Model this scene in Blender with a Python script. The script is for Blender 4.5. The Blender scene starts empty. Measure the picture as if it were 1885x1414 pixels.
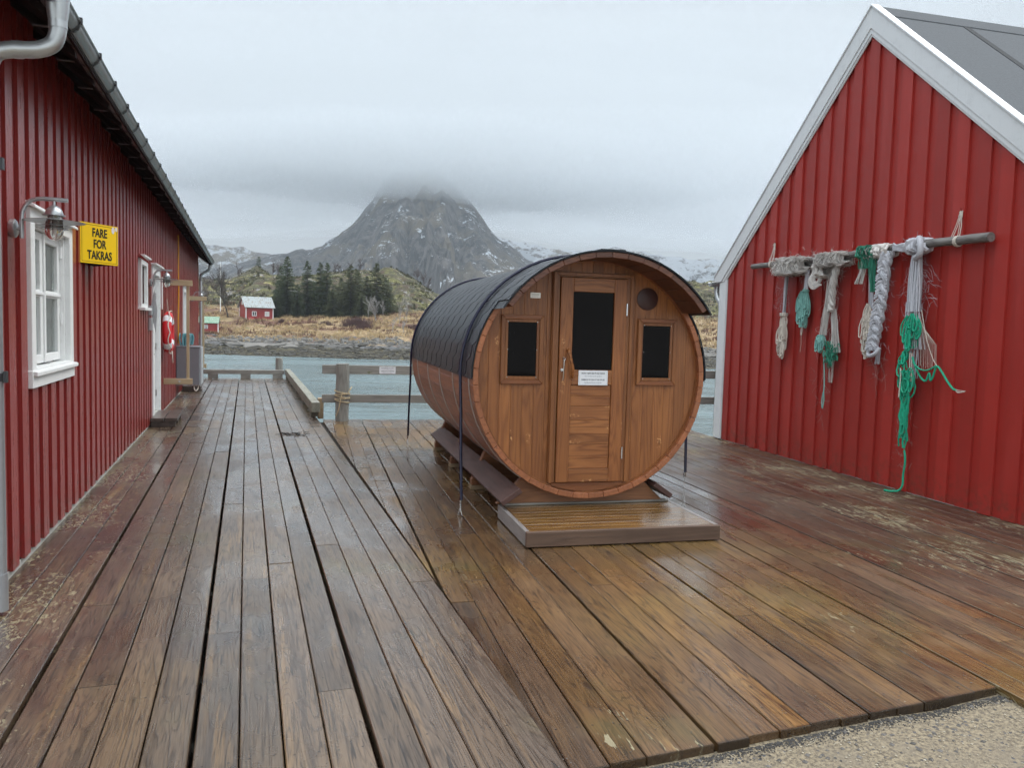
import bpy, bmesh, math, random
from math import sin, cos, pi, radians as rad, sqrt, atan2
from mathutils import Vector, Matrix, noise
R = random.Random(7)
S = bpy.context.scene
COL = S.collection

# ---------------------------------------------------------------- camera
F, CX, CY = 1450.0, 942.5, 707.0
PITCH, ROLL = math.atan(103 / 1450), 0.028
fw = Vector((0, cos(PITCH), -sin(PITCH))); rt0 = Vector((1, 0, 0)); up0 = rt0.cross(fw)
rt = rt0 * cos(ROLL) + up0 * sin(ROLL); up = -rt0 * sin(ROLL) + up0 * cos(ROLL)
cd = bpy.data.cameras.new('camera'); cam = bpy.data.objects.new('camera', cd); COL.objects.link(cam)
cd.sensor_width = 36; cd.lens = F / 1885 * 36; cd.clip_start = .05; cd.clip_end = 12000
m = Matrix((rt, up, -fw)).transposed().to_4x4(); m.translation = Vector((0, 0, 1.6)); cam.matrix_world = m
S.camera = cam

# ---------------------------------------------------------------- node helper
class G:
    def __init__(s, tree): s.t = tree
    def n(s, typ, ins=None, **props):
        nd = s.t.nodes.new(typ)
        for k, v in props.items(): setattr(nd, k, v)
        for k, v in (ins or {}).items():
            if isinstance(v, bpy.types.NodeSocket): s.t.links.new(v, nd.inputs[k])
            else: nd.inputs[k].default_value = v
        return nd
    def M(s, op, a, b=0.0, c=0.0, clamp=False):
        return s.n('ShaderNodeMath', {0: a, 1: b, 2: c}, operation=op, use_clamp=clamp).outputs[0]
    def V(s, op, a, b): return s.n('ShaderNodeVectorMath', {0: a, 1: b}, operation=op).outputs[0]
    def mix(s, f, a, b, bt='MIX'):
        nd = s.t.nodes.new('ShaderNodeMix'); nd.data_type = 'RGBA'; nd.blend_type = bt; nd.clamp_factor = True
        for i, v in ((0, f), (6, a), (7, b)):
            if isinstance(v, bpy.types.NodeSocket): s.t.links.new(v, nd.inputs[i])
            else: nd.inputs[i].default_value = (v if i == 0 else (tuple(v) + (1,))[:4])
        return nd.outputs[2]
    def noise(s, vec, scale=1, detail=3, rough=.55, dist=0):
        return s.n('ShaderNodeTexNoise', {'Vector': vec, 'Scale': scale, 'Detail': detail, 'Roughness': rough, 'Distortion': dist}).outputs[0]
    def sm(s, x, a, b, lo=0.0, hi=1.0):
        return s.n('ShaderNodeMapRange', {0: x, 1: a, 2: b, 3: lo, 4: hi}, interpolation_type='SMOOTHSTEP').outputs[0]
    def sep(s, v): return s.n('ShaderNodeSeparateXYZ', {0: v}).outputs
    def comb(s, x, y, z): return s.n('ShaderNodeCombineXYZ', {0: x, 1: y, 2: z}).outputs[0]
def newmat(name):
    mt = bpy.data.materials.new(name); mt.use_nodes = True
    g = G(mt.node_tree); b = mt.node_tree.nodes['Principled BSDF']
    return mt, g, b
def setin(g, b, **kw):
    for k, v in kw.items():
        k = k.replace('_', ' ')
        if isinstance(v, bpy.types.NodeSocket): g.t.links.new(v, b.inputs[k])
        else: b.inputs[k].default_value = v if not (isinstance(v, tuple) and len(v) == 3) else v + (1,)
def bump(g, h, strength, dist): return g.n('ShaderNodeBump', {'Height': h, 'Strength': strength, 'Distance': dist}).outputs[0]

# ---------------------------------------------------------------- world, sun, exposure
SUN_EL, SUN_AZ = 52, 60          # azimuth clockwise from the viewing direction
w = bpy.data.worlds.new('World'); S.world = w; w.use_nodes = True
g = G(w.node_tree); bg = w.node_tree.nodes['Background']
sky = g.n('ShaderNodeTexSky', sky_type='NISHITA', sun_disc=False, sun_elevation=rad(SUN_EL), sun_rotation=rad(SUN_AZ))
d = g.n('ShaderNodeTexCoord').outputs['Generated']
x_, y_, z_ = g.sep(d)[:3]
el = g.M('MAXIMUM', z_, 0.0)
proj = g.V('DIVIDE', d, g.comb(g.M('ADD', el, .12), g.M('ADD', el, .12), g.M('ADD', el, .12)))
n1 = g.noise(proj, .55, 4, .5, .3); n2 = g.noise(proj, 1.7, 4, .55)
cl = g.M('ADD', g.M('MULTIPLY', g.M('SUBTRACT', n1, .5), .42), g.M('MULTIPLY', g.M('SUBTRACT', n2, .5), .1))
lum = g.M('MULTIPLY', g.M('ADD', g.M('ADD', g.M('ADD', g.M('MULTIPLY', el, 1.9), 3.15), g.sm(y_, .05, -.75, 0, 5.5)), g.sm(el, .46, 1.0, 0, 18)), g.M('ADD', 1.0, cl))
ctint = g.mix(g.sm(el, 0, .5), (.895, .965, .995), (.905, .970, 1.025))
over = g.V('MULTIPLY', ctint, g.comb(lum, lum, lum))
fin = g.mix(.94, sky.outputs[0], over)
g.t.links.new(fin, bg.inputs[0]); bg.inputs[1].default_value = .1
sl = bpy.data.lights.new('sun', 'SUN'); sl.energy = 1.4; sl.angle = rad(30); sl.color = (1, .97, .93)
so = bpy.data.objects.new('sun', sl); COL.objects.link(so)
sd = Vector((sin(rad(SUN_AZ)) * cos(rad(SUN_EL)), cos(rad(SUN_AZ)) * cos(rad(SUN_EL)), sin(rad(SUN_EL))))
so.rotation_euler = sd.to_track_quat('Z', 'Y').to_euler(); so.location = (0, 0, 60)
S.view_settings.view_transform = 'Standard'; S.view_settings.look = 'None'
S.view_settings.exposure = .5; S.view_settings.gamma = 1
S.render.engine = 'CYCLES'
S.cycles.use_denoising = True
S.cycles.volume_bounces = 5; S.cycles.max_bounces = 8; S.cycles.diffuse_bounces = 3; S.cycles.glossy_bounces = 3
S.cycles.transparent_max_bounces = 64
S.cycles.denoising_prefilter = 'FAST'

# ---------------------------------------------------------------- mesh helper
class MB:
    def __init__(s): s.v = []; s.f = []; s.c = []; s.uv = []; s.sm = []
    def add(s, vs, fs, c=(.5, .5, .5), uvs=None, smooth=False):
        o = len(s.v); s.v += [tuple(p) for p in vs]
        for i, f in enumerate(fs):
            s.f.append([o + k for k in f]); s.c.append(c); s.uv.append(uvs[i] if uvs else None); s.sm.append(smooth)
    def box(s, x0, x1, y0, y1, z0, z1, c=(.5, .5, .5)):
        x0, x1 = min(x0, x1), max(x0, x1); y0, y1 = min(y0, y1), max(y0, y1); z0, z1 = min(z0, z1), max(z0, z1)
        s.add([(x, y, z) for z in (z0, z1) for y in (y0, y1) for x in (x0, x1)],
              [(0, 2, 3, 1), (4, 5, 7, 6), (0, 1, 5, 4), (2, 6, 7, 3), (0, 4, 6, 2), (1, 3, 7, 5)], c)
    def hexa(s, p, c=(.5, .5, .5)):      # 8 points ordered as in box
        s.add(p, [(0, 2, 3, 1), (4, 5, 7, 6), (0, 1, 5, 4), (2, 6, 7, 3), (0, 4, 6, 2), (1, 3, 7, 5)], c)
    def prism(s, poly, axis, a, b, c=(.5, .5, .5)):   # poly in the two other axes (cyclic order), extruded along axis
        n = len(poly)
        def P(q, h): return {0: (h, q[0], q[1]), 1: (q[0], h, q[1]), 2: (q[0], q[1], h)}[axis]
        area = sum(poly[i][0] * poly[(i + 1) % n][1] - poly[(i + 1) % n][0] * poly[i][1] for i in range(n))
        if (area < 0) != (axis == 1): poly = poly[::-1]
        if a > b: a, b = b, a
        s.add([P(q, a) for q in poly] + [P(q, b) for q in poly],
              [tuple(range(n))[::-1], tuple(range(n, 2 * n))] + [(i, (i + 1) % n, n + (i + 1) % n, n + i) for i in range(n)], c)
    def tube(s, pts, r, n=6, c=(.5, .5, .5), cap=True, smooth=True, closed=False):
        pts = [Vector(p) for p in pts]; N = len(pts)
        if N < 2: return
        rs = r if isinstance(r, (list, tuple)) else [r] * N
        vs = []; prev = None
        for i in range(N):
            a = pts[(i - 1) % N] if closed else pts[max(i - 1, 0)]; b = pts[(i + 1) % N] if closed else pts[min(i + 1, N - 1)]
            t = (b - a)
            if t.length < 1e-9: t = Vector((0, 0, 1))
            t.normalize()
            if prev is None: u = t.orthogonal().normalized()
            else:
                u = prev - t * prev.dot(t)
                u = u.normalized() if u.length > 1e-6 else t.orthogonal().normalized()
            prev = u; v = t.cross(u)
            vs += [pts[i] + (u * cos(2 * pi * k / n) + v * sin(2 * pi * k / n)) * rs[i] for k in range(n)]
        fs = []
        for i in range(N if closed else N - 1):
            j = (i + 1) % N
            for k in range(n):
                fs.append((i * n + k, i * n + (k + 1) % n, j * n + (k + 1) % n, j * n + k))
        if cap and not closed: fs += [tuple(range(n))[::-1], tuple((N - 1) * n + k for k in range(n))]
        s.add(vs, fs, c, None, smooth)
    def lathe(s, prof, n=24, c=(.5, .5, .5), center=(0, 0, 0), axis=2):   # prof: (radius, height)
        vs = []
        for r, h in prof:
            for k in range(n):
                a = 2 * pi * k / n; p = (r * cos(a), r * sin(a), h)
                if axis == 1: p = (r * cos(a), h, -r * sin(a))
                if axis == 0: p = (h, r * cos(a), r * sin(a))
                vs.append((p[0] + center[0], p[1] + center[1], p[2] + center[2]))
        fs = [(i * n + k, i * n + (k + 1) % n, (i + 1) * n + (k + 1) % n, (i + 1) * n + k) for i in range(len(prof) - 1) for k in range(n)]
        fs += [tuple(range(n))[::-1], tuple((len(prof) - 1) * n + k for k in range(n))]
        s.add(vs, fs, c, None, True)
    def build(s, name, mat, parent=None, loc=(0, 0, 0), bevel=0, seg=1, rz=0):
        me = bpy.data.meshes.new(name); me.from_pydata(s.v, [], s.f); me.materials.append(mat)
        ca = me.color_attributes.new('rnd', 'FLOAT_COLOR', 'CORNER')
        dat = []; ul = []
        for f, c, u in zip(s.f, s.c, s.uv):
            c4 = (tuple(c) + (1.0,))[:4]
            for i, k in enumerate(f): dat += c4; ul += (u[i] if u else (0.0, 0.0))
        ca.data.foreach_set('color', dat)
        uvl = me.uv_layers.new(name='UVMap'); uvl.data.foreach_set('uv', ul)
        me.polygons.foreach_set('use_smooth', s.sm)
        me.update()
        if any(s.sm):
            try: me.set_sharp_from_angle(angle=rad(40))
            except Exception: pass
        o = bpy.data.objects.new(name, me); COL.objects.link(o)
        o.location = loc; o.rotation_euler = (0, 0, rz)
        if parent: o.parent = parent
        if bevel:
            b = o.modifiers.new('edge', 'BEVEL'); b.width = bevel; b.segments = seg; b.limit_method = 'ANGLE'; b.angle_limit = rad(40)
        return o
def rc(): return (R.random(), R.random(), R.random())
AA, AB = rad(18.684), rad(14.113)
def A2W(s, t, z=0): return Vector((s * cos(AA) - t * sin(AA), s * sin(AA) + t * cos(AA), z))
def B2W(s, t, z=0): return Vector((s * cos(AB) - t * sin(AB), s * sin(AB) + t * cos(AB), z))
def tag(o, label=None, cat=None, group=None, kind=None):
    for k, v in (('label', label), ('category', cat), ('group', group), ('kind', kind)):
        if v: o[k] = v
    return o
def thing(name, label, cat, loc, rz=0, group=None):
    o = bpy.data.objects.new(name, None); COL.objects.link(o); o.location = loc; o.rotation_euler = (0, 0, rz)
    o.empty_display_size = .2
    return tag(o, label, cat, group)
def copy_tree(o, parent=None):
    c = o.copy(); COL.objects.link(c)
    if parent: c.parent = parent
    for ch in [x for x in KIDS(o)]: copy_tree(ch, c)
    return c
def KIDS(o): return [x for x in bpy.data.objects if x.parent == o]
def text_mesh(body, size, mat, parent, mtx, name='lettering', thick=0, sx=1.0, off=0.0, extr=.001):
    cu = bpy.data.curves.new('t', 'FONT'); cu.body = body; cu.size = size; cu.align_x = 'CENTER'; cu.align_y = 'CENTER'
    cu.offset = off; cu.extrude = extr; cu.space_line = thick or 1.0; cu.resolution_u = 3
    o = bpy.data.objects.new('t', cu); COL.objects.link(o)
    dg = bpy.context.evaluated_depsgraph_get(); dg.update()
    me = bpy.data.meshes.new_from_object(o.evaluated_get(dg)); bpy.data.objects.remove(o)
    me.transform(mtx @ Matrix.Diagonal((sx, 1, 1, 1))); me.materials.clear(); me.materials.append(mat)
    q = bpy.data.objects.new(name, me); COL.objects.link(q); q.parent = parent
    return q

# ---------------------------------------------------------------- materials
def wood(name, dark, light, axis=1, ringk=9, ring_amt=.5, rough=(.3, .5), tint=.35, knots=.5, knotcol=None, bumpk=.3,
         stretch=14, scale=1.0, spec=.5, patch=None, patch_amt=0, dirt=None, coat=0):
    """planked timber: grain contours, fibres, per-board tone and knots, all from object coordinates"""
    mt, g, b = newmat(name)
    P = g.n('ShaderNodeTexCoord').outputs['Object']
    rnd = g.n('ShaderNodeAttribute', attribute_name='rnd').outputs
    rv = rnd['Color']; rs = g.sep(rv)
    Q = g.V('ADD', P, g.V('MULTIPLY', rv, (37., 53., 71.)))
    st = [scale, scale, scale]; st[axis] = scale / stretch
    st2 = [1., 1., 1.]; st2[axis] = .42
    q = g.V('MULTIPLY', Q, tuple(st))
    f = g.noise(q, 7, 2.5, .45, .35)
    ring = g.M('PINGPONG', g.M('MULTIPLY', f, ringk), .5)
    ring = g.M('POWER', g.M('MULTIPLY', ring, 2.0), 1.5)
    fib = g.noise(g.V('MULTIPLY', q, (6., 6., 6.)), 16, 3, .65)
    big = g.noise(Q, 1.3, 3, .55)
    base = g.mix(g.M('ADD', g.M('MULTIPLY', ring, ring_amt), g.M('MULTIPLY', fib, .45)), light, dark)
    base = g.mix(g.M('MULTIPLY', g.sm(big, .35, .68), .38), base, dark)
    v = g.M('ADD', 1 - tint / 2, g.M('MULTIPLY', rs[0], tint))
    base = g.mix(1.0, base, g.comb(v, v, v), 'MULTIPLY')
    base = g.mix(g.M('MULTIPLY', rs[1], .35), base, g.mix(1.0, base, (.92, 1.0, 1.06), 'MULTIPLY'))
    kn = None
    if knots:
        kv = g.n('ShaderNodeTexVoronoi', {'Vector': g.V('MULTIPLY', Q, tuple(st2)), 'Scale': 7.0 * scale, 'Randomness': 1.0})
        dd = g.M('ADD', kv.outputs['Distance'], g.M('MULTIPLY', g.M('SUBTRACT', fib, .5), .06))
        cs = g.sep(kv.outputs['Color'])[0]
        kn = g.M('MULTIPLY', g.sm(dd, .11, .04), g.M('GREATER_THAN', cs, 1 - knots * .55))
        halo = g.M('MULTIPLY', g.sm(dd, .22, .1), g.M('GREATER_THAN', cs, 1 - knots * .55))
        if knotcol: base = g.mix(g.M('MULTIPLY', halo, g.sm(g.noise(Q, 40, 3, .7), .50, .60)), base, knotcol)
        base = g.mix(g.M('MULTIPLY', kn, .6), base, tuple(k * .55 for k in dark))
    if patch:
        pn = g.sm(g.noise(g.V('MULTIPLY', Q, tuple(st2)), 6, 5, .7), 1 - patch_amt, 1.03 - patch_amt)
        base = g.mix(pn, base, patch)
    r = g.M('ADD', rough[0], g.M('MULTIPLY', g.M('ADD', g.M('MULTIPLY', big, .6), g.M('MULTIPLY', fib, .4)), rough[1] - rough[0]))
    h = g.M('ADD', g.M('MULTIPLY', ring, .35), fib)
    setin(g, b, Base_Color=base, Roughness=r, Normal=bump(g, h, bumpk, .003), Specular_IOR_Level=spec)
    if coat: setin(g, b, Coat_Weight=coat, Coat_Roughness=.25)
    return mt
def paint(name, col, rough=.4, var=.12, grain=None, bumpk=.25, chips=None, chipamt=.0, dirt=None, spec=.5):
    mt, g, b = newmat(name)
    P = g.n('ShaderNodeTexCoord').outputs['Object']
    rnd = g.sep(g.n('ShaderNodeAttribute', attribute_name='rnd').outputs['Color'])
    gv = grain or (30., 30., 2.5)
    n1 = g.noise(g.V('MULTIPLY', P, gv), 1, 5, .65); n2 = g.noise(P, 2.2, 4, .6)
    v = g.M('ADD', 1 - var, g.M('ADD', g.M('MULTIPLY', n2, var), g.M('MULTIPLY', rnd[0], var)))
    base = g.mix(1.0, col, g.comb(v, v, v), 'MULTIPLY')
    base = g.mix(g.sm(n1, .56, .8, 0, .22), base, tuple(c * .6 for c in col))
    if chips:
        cn = g.noise(g.V('MULTIPLY', P, tuple(k * .6 for k in gv)), 1.4, 6, .75)
        base = g.mix(g.sm(cn, 1 - chipamt, 1.02 - chipamt), base, chips)
    if name.endswith('red_paint') and 'far' not in name:
        gz_ = g.M('MULTIPLY', g.sm(g.sep(P)[2], .42, .0), g.sm(g.noise(P, 14, 5, .75), .42, .66))
        base = g.mix(g.M('MULTIPLY', gz_, .55), base, (.10, .055, .035))
        fd = g.sm(g.noise(g.V('MULTIPLY', P, (5., 5., .5)), 1, 5, .7), .50, .70); base = g.mix(g.M('MULTIPLY', fd, .28), base, tuple(min(1, c * 1.25 + .02) for c in col))
    if dirt:
        z = g.sep(P)[2]; dn = g.noise(P, 9, 5, .7)
        base = g.mix(g.M('MULTIPLY', g.sm(dn, .5, .75), .35), base, dirt)
    setin(g, b, Base_Color=base, Roughness=g.M('ADD', rough, g.M('MULTIPLY', g.M('SUBTRACT', n1, .5), .25)),
          Normal=bump(g, g.M('ADD', n1, g.M('MULTIPLY', n2, .6)), bumpk, .004), Specular_IOR_Level=spec)
    return mt
def plain(name, col, rough=.5, metal=0.0, var=.15, sc=8, bumpk=.15, bd=.003, spec=.5):
    mt, g, b = newmat(name)
    P = g.n('ShaderNodeTexCoord').outputs['Object']
    n1 = g.noise(P, sc, 5, .65); rnd = g.sep(g.n('ShaderNodeAttribute', attribute_name='rnd').outputs['Color'])
    v = g.M('ADD', 1 - var, g.M('ADD', g.M('MULTIPLY', n1, var), g.M('MULTIPLY', rnd[0], var)))
    setin(g, b, Base_Color=g.mix(1.0, col, g.comb(v, v, v), 'MULTIPLY'), Roughness=g.M('ADD', rough - .06, g.M('MULTIPLY', n1, .12)),
          Metallic=metal, Normal=bump(g, n1, bumpk, bd), Specular_IOR_Level=spec)
    return mt
def deckmat(name, far):
    mt, g, b = newmat(name)
    P = g.n('ShaderNodeTexCoord').outputs['Object']
    px, py, pz = g.sep(P)[:3]
    rv = g.n('ShaderNodeAttribute', attribute_name='rnd').outputs['Color']; rs = g.sep(rv)
    uv = g.sep(g.n('ShaderNodeUVMap', uv_map='UVMap').outputs[0])
    Q = g.V('ADD', P, g.V('MULTIPLY', rv, (37., 53., 71.)))
    q = g.V('MULTIPLY', Q, (1., 1 / 13., 1.))
    f = g.noise(q, 9, 2.5, .5, .5)
    ring = g.sm(g.M('MULTIPLY', g.M('PINGPONG', g.M('MULTIPLY', f, 15), .5), 2.0), .5, 1.0)
    fib = g.noise(g.V('MULTIPLY', Q, (1., 1 / 30., 1.)), 120, 4, .7)
    crack = g.sm(g.noise(g.V('MULTIPLY', Q, (1., 1 / 22., 1.)), 42, 3, .6), .64, .68)
    big = g.noise(P, .55, 3, .5, .4); mid = g.noise(g.V('MULTIPLY', P, (1., .35, 1.)), 2.6, 4, .6)
    c1 = g.mix(rs[1], (.180, .098, .038) if far else (.150, .102, .066), (.100, .063, .040) if far else (.105, .082, .066))
    c1 = g.mix(g.sm(big, .42, .64), c1, (.195, .115, .038) if far else (.155, .104, .058))
    if far:   # red-brown stain left on the boards to the right, golden boards at the front
        c1 = g.mix(g.M('MULTIPLY', g.sm(px, 2.6, 4.2), g.sm(py, 2.3, 4.6)), c1, (.120, .067, .040))
    else:
        c1 = g.mix(g.M('MULTIPLY', g.sm(px, -.3, -.9), g.sm(mid, .35, .7)), c1, (.085, .036, .024))
    streak = g.sm(g.noise(g.V('MULTIPLY', Q, (3.2, .16, 1.)), 3, 4, .6), .52, .68)
    c1 = g.mix(g.M('MULTIPLY', streak, .55), c1, (.045, .036, .033))
    gold = g.sm(g.noise(g.V('MULTIPLY', Q, (4.2, .2, 1.)), 2.6, 4, .62, .3), .55, .72)
    c1 = g.mix(g.M('MULTIPLY', gold, .6), c1, (.26, .155, .062))
    c1 = g.mix(g.M('ADD', g.M('MULTIPLY', ring, .38), g.sm(fib, .42, .62, 0, .5)), c1, (.026, .017, .012))
    c1 = g.mix(g.M('MULTIPLY', crack, .8), c1, (.012, .009, .008))
    v = g.M('ADD', .80, g.M('MULTIPLY', rs[0], .42))
    c1 = g.mix(1.0, c1, g.comb(v, v, v), 'MULTIPLY')
    # algae film
    c1 = g.mix(g.M('MULTIPLY', g.sm(g.noise(P, 1.1, 3, .6), .55, .72), .25), c1, (.10, .105, .035))
    # knots
    kv = g.n('ShaderNodeTexVoronoi', {'Vector': g.V('MULTIPLY', Q, (1., .3, 1.)), 'Scale': 5.5})
    kd = g.M('ADD', kv.outputs['Distance'], g.M('MULTIPLY', g.M('SUBTRACT', fib, .5), .05))
    ks = g.M('GREATER_THAN', g.sep(kv.outputs['Color'])[0], .72)
    c1 = g.mix(g.M('MULTIPLY', g.M('MULTIPLY', g.sm(kd, .12, .04), ks), .75), c1, (.028, .015, .010))
    # pale worn flakes of old coating and lichen
    fl = g.noise(g.V('MULTIPLY', P, (34., 6.5 if far else 17., 17.)), 1, 5, .66, 1.2)
    reg = g.noise(P, 1.15, 3, .6)
    if far:
        m1 = g.M('MULTIPLY', g.sm(px, 3.1, 5.2), g.sm(reg, .34, .62))
        m2 = g.M('MULTIPLY', g.sm(reg, .56, .66), .55)
    else:
        m1 = g.M('MULTIPLY', g.sm(px, -.45, -1.15), g.sm(reg, .3, .55))
        m2 = g.M('MULTIPLY', g.sm(reg, .60, .70), .45)
    msk = g.M('MAXIMUM', m1, m2)
    thr = g.M('SUBTRACT', .72, g.M('MULTIPLY', msk, .205 if far else .19))
    flake = g.sm(g.M('SUBTRACT', fl, thr), 0.0, .02)
    flake = g.M('MULTIPLY', flake, g.sm(msk, .12, .4))
    c1 = g.mix(g.M('MULTIPLY', flake, .72), c1, g.mix(g.noise(P, 6, 2), (.26, .225, .12), (.40, .36, .24)))
    # nail heads, two per joist
    a = g.M('SUBTRACT', g.M('ABSOLUTE', uv[0]), .045)
    vv = g.M('SUBTRACT', g.M('MODULO', g.M('ADD', g.M('ADD', uv[1], g.M('MULTIPLY', rs[2], .04)), 60.0), .62), .31)
    nd_ = g.M('SQRT', g.M('ADD', g.M('MULTIPLY', a, a), g.M('MULTIPLY', vv, vv)))
    nail = g.sm(nd_, .0062, .0042)
    c1 = g.mix(g.M('MULTIPLY', nail, .85), c1, (.018, .013, .012))
    # small pale specks
    sp = g.n('ShaderNodeTexVoronoi', {'Vector': P, 'Scale': 7.0})
    c1 = g.mix(g.M('MULTIPLY', g.sm(sp.outputs['Distance'], .024, .016), g.M('GREATER_THAN', g.sep(sp.outputs['Color'])[1], .7)), c1, (.4, .38, .33))
    # rotten dark end grain along the front edge
    lim_ = g.M('ADD', 2.60, g.M('MULTIPLY', g.M('SUBTRACT', px, 1.021), .132)) if far else g.M('ADD', 2.46, g.M('MULTIPLY', px, .051))
    dst = g.M('SUBTRACT', py, lim_); en = g.sm(g.M('ADD', dst, g.M('MULTIPLY', g.M('SUBTRACT', fib, .5), .05)), .028, .008)
    if far: en = g.M('MULTIPLY', en, g.M('LESS_THAN', px, 3.09))
    c1 = g.mix(g.M('MULTIPLY', en, .8), c1, (.016, .012, .009))
    wet = g.sm(g.noise(g.V('MULTIPLY', P, (1., .6, 1.)), 1.5, 5, .62, .3), .36, .60)
    pud = g.sm(g.noise(g.V('MULTIPLY', Q, (1., .25, 1.)), 1.9, 3, .5), .60, .66)
    r = g.M('SUBTRACT', .40, g.M('MULTIPLY', wet, .17))
    r = g.M('SUBTRACT', r, g.M('MULTIPLY', pud, .15))
    r = g.M('ADD', r, g.M('MULTIPLY', flake, .25)); r = g.M('MAXIMUM', r, .07)
    dry = g.sm(px, 3.4, 4.6) if far else g.M('MULTIPLY', px, 0.0)
    r = g.M('ADD', r, g.M('MULTIPLY', dry, .14))
    c1 = g.mix(g.M('MULTIPLY', wet, .30), c1, g.mix(1.0, c1, (.5, .45, .42), 'MULTIPLY'))
    h = g.M('ADD', g.M('ADD', g.M('MULTIPLY', ring, .5), g.M('MULTIPLY', fib, .8)), g.M('MULTIPLY', mid, 1.2))
    h = g.M('SUBTRACT', h, g.M('MULTIPLY', nail, 1.5))
    bs = g.M('SUBTRACT', .42, g.M('MULTIPLY', pud, .36))
    setin(g, b, Base_Color=c1, Roughness=r, Specular_IOR_Level=.42, Coat_Weight=g.M('MULTIPLY', wet, g.M('SUBTRACT', .6, g.M('MULTIPLY', dry, .45))) if far else g.M('ADD', .38, g.M('MULTIPLY', wet, .3)), Coat_Roughness=.16 if far else .22)
    g.t.links.new(g.n('ShaderNodeBump', {'Height': h, 'Strength': bs, 'Distance': .003}).outputs[0], b.inputs['Normal'])
    g.t.links.new(g.n('ShaderNodeBump', {'Height': g.M('ADD', mid, g.M('MULTIPLY', fib, .3)), 'Strength': .18, 'Distance': .003}).outputs[0], b.inputs['Coat Normal'])
    return mt
MT = {}
MT['deckA'] = deckmat('left_deck_boards', False); MT['deckB'] = deckmat('right_deck_boards', True)
MT['redL'] = paint('dark_red_paint', (.250, .030, .026), .30, .14, bumpk=.22)
MT['redR'] = paint('red_paint', (.345, .026, .019), .45, .26, bumpk=.45)
MT['redFar'] = paint('far_red_paint', (.30, .030, .028), .5, .1, bumpk=.1)
MT['white'] = paint('white_paint', (.80, .81, .80), .38, .07, bumpk=.18, dirt=(.45, .46, .42))
MT['trim'] = paint('cool_white_paint', (.74, .78, .80), .38, .06, (3., 30., 3.), .15, dirt=(.5, .53, .55))
MT['zinc'] = plain('galvanised_steel', (.50, .52, .53), .38, .85, .25, 24, .1)
MT['zincpaint'] = plain('grey_pipe_steel', (.42, .44, .46), .35, .7, .2, 30, .1)
MT['gutter'] = plain('dull_gutter_steel', (.26, .27, .27), .32, .75, .3, 14, .12)
MT['darkmetal'] = plain('dark_steel', (.05, .05, .055), .4, .6)
MT['soffit'] = plain('shade_black_soffit', (.012, .006, .006), .8, 0, .3, 12, spec=.2)  # near-black: the deep shade under the eave is put into the colour
MT['felt'] = plain('grey_roofing_felt', (.105, .112, .12), .9, 0, .6, 45, .8, .004, .15)
MT['felt2'] = plain('dark_felt_strip', (.045, .048, .052), .85, 0, .3, 40, .5, .004, .15)
MT['concrete'] = plain('concrete_base', (.40, .40, .37), .7, 0, .4, 18, .4)
MT['shingle'] = plain('black_bitumen_shingle', (.016, .019, .025), .42, 0, .45, 90, .5, .002, .4)
MT['stave'] = wood('sauna_staves', (.170, .056, .024), (.420, .150, .060), 1, 8, .35, (.34, .5), .30, .35, None, .25)
MT['front'] = wood('sauna_front_boards', (.165, .050, .013), (.370, .138, .038), 2, 13, .55, (.34, .5), .22, .95, (.66, .34, .14), .25, 14)
MT['frontx'] = wood('sauna_cross_boards', (.165, .050, .013), (.390, .150, .044), 0, 13, .65, (.34, .5), .22, .9, (.62, .32, .13), .25, 10)
MT['trimwood'] = wood('sauna_trim_wood', (.140, .042, .011), (.300, .112, .030), 2, 9, .45, (.34, .48), .16, .3, None, .25)
MT['trimx'] = wood('sauna_trim_wood_cross', (.150, .045, .014), (.300, .105, .034), 0, 9, .45, (.34, .48), .16, .3, None, .25)
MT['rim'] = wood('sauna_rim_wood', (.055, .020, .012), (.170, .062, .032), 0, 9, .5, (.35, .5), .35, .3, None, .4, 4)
MT['ventm'] = plain('dark_brown_vent', (.045, .014, .012), .45)
MT['platform'] = wood('wet_platform_boards', (.060, .028, .009), (.27, .140, .034), 0, 9, .55, (.10, .34), .25, .6, None, .3, 12, coat=.5)
MT['platside'] = wood('platform_fascia', (.055, .030, .020), (.140, .082, .052), 0, 9, .4, (.5, .65), .15, .5, None, .5)
MT['platsidey'] = wood('platform_side_fascia', (.17, .15, .14), (.33, .30, .28), 1, 9, .35, (.3, .45), .15, .3, None, .5)
MT['brownboard'] = wood('dark_brown_board', (.045, .019, .014), (.110, .048, .036), 1, 9, .45, (.5, .65), .2, .5, None, .5)
MT['cradle'] = wood('cradle_timber', (.13, .048, .018), (.27, .115, .048), 0, 9, .45, (.4, .6), .2, .3, None, .4)
MT['paleblock'] = wood('pale_bearing_block', (.22, .15, .08), (.36, .26, .16), 0, 9, .4, (.5, .7), .2, .2, None, .3)
MT['grey'] = wood('weathered_grey_timber', (.13, .125, .11), (.37, .36, .32), 2, 12, .5, (.5, .7), .2, .5, None, .7, 14, patch=(.14, .15, .08), patch_amt=.36)
MT['greyx'] = wood('weathered_grey_rail', (.14, .13, .115), (.36, .34, .30), 0, 12, .5, (.45, .65), .2, .5, None, .6, 14, patch=(.13, .14, .08), patch_amt=.36)
MT['greyy'] = wood('weathered_grey_beam', (.11, .11, .085), (.30, .29, .23), 1, 12, .5, (.45, .65), .2, .5, None, .6, 14, patch=(.12, .13, .06), patch_amt=.38)
MT['wetstep'] = wood('wet_step_boards', (.045, .034, .028), (.125, .095, .078), 1, 10, .5, (.22, .4), .3, .4, None, .4, 10)
MT['pale'] = wood('pale_pine_batten', (.34, .24, .13), (.56, .44, .28), 2, 9, .35, (.5, .7), .15, .3, None, .3)
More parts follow.
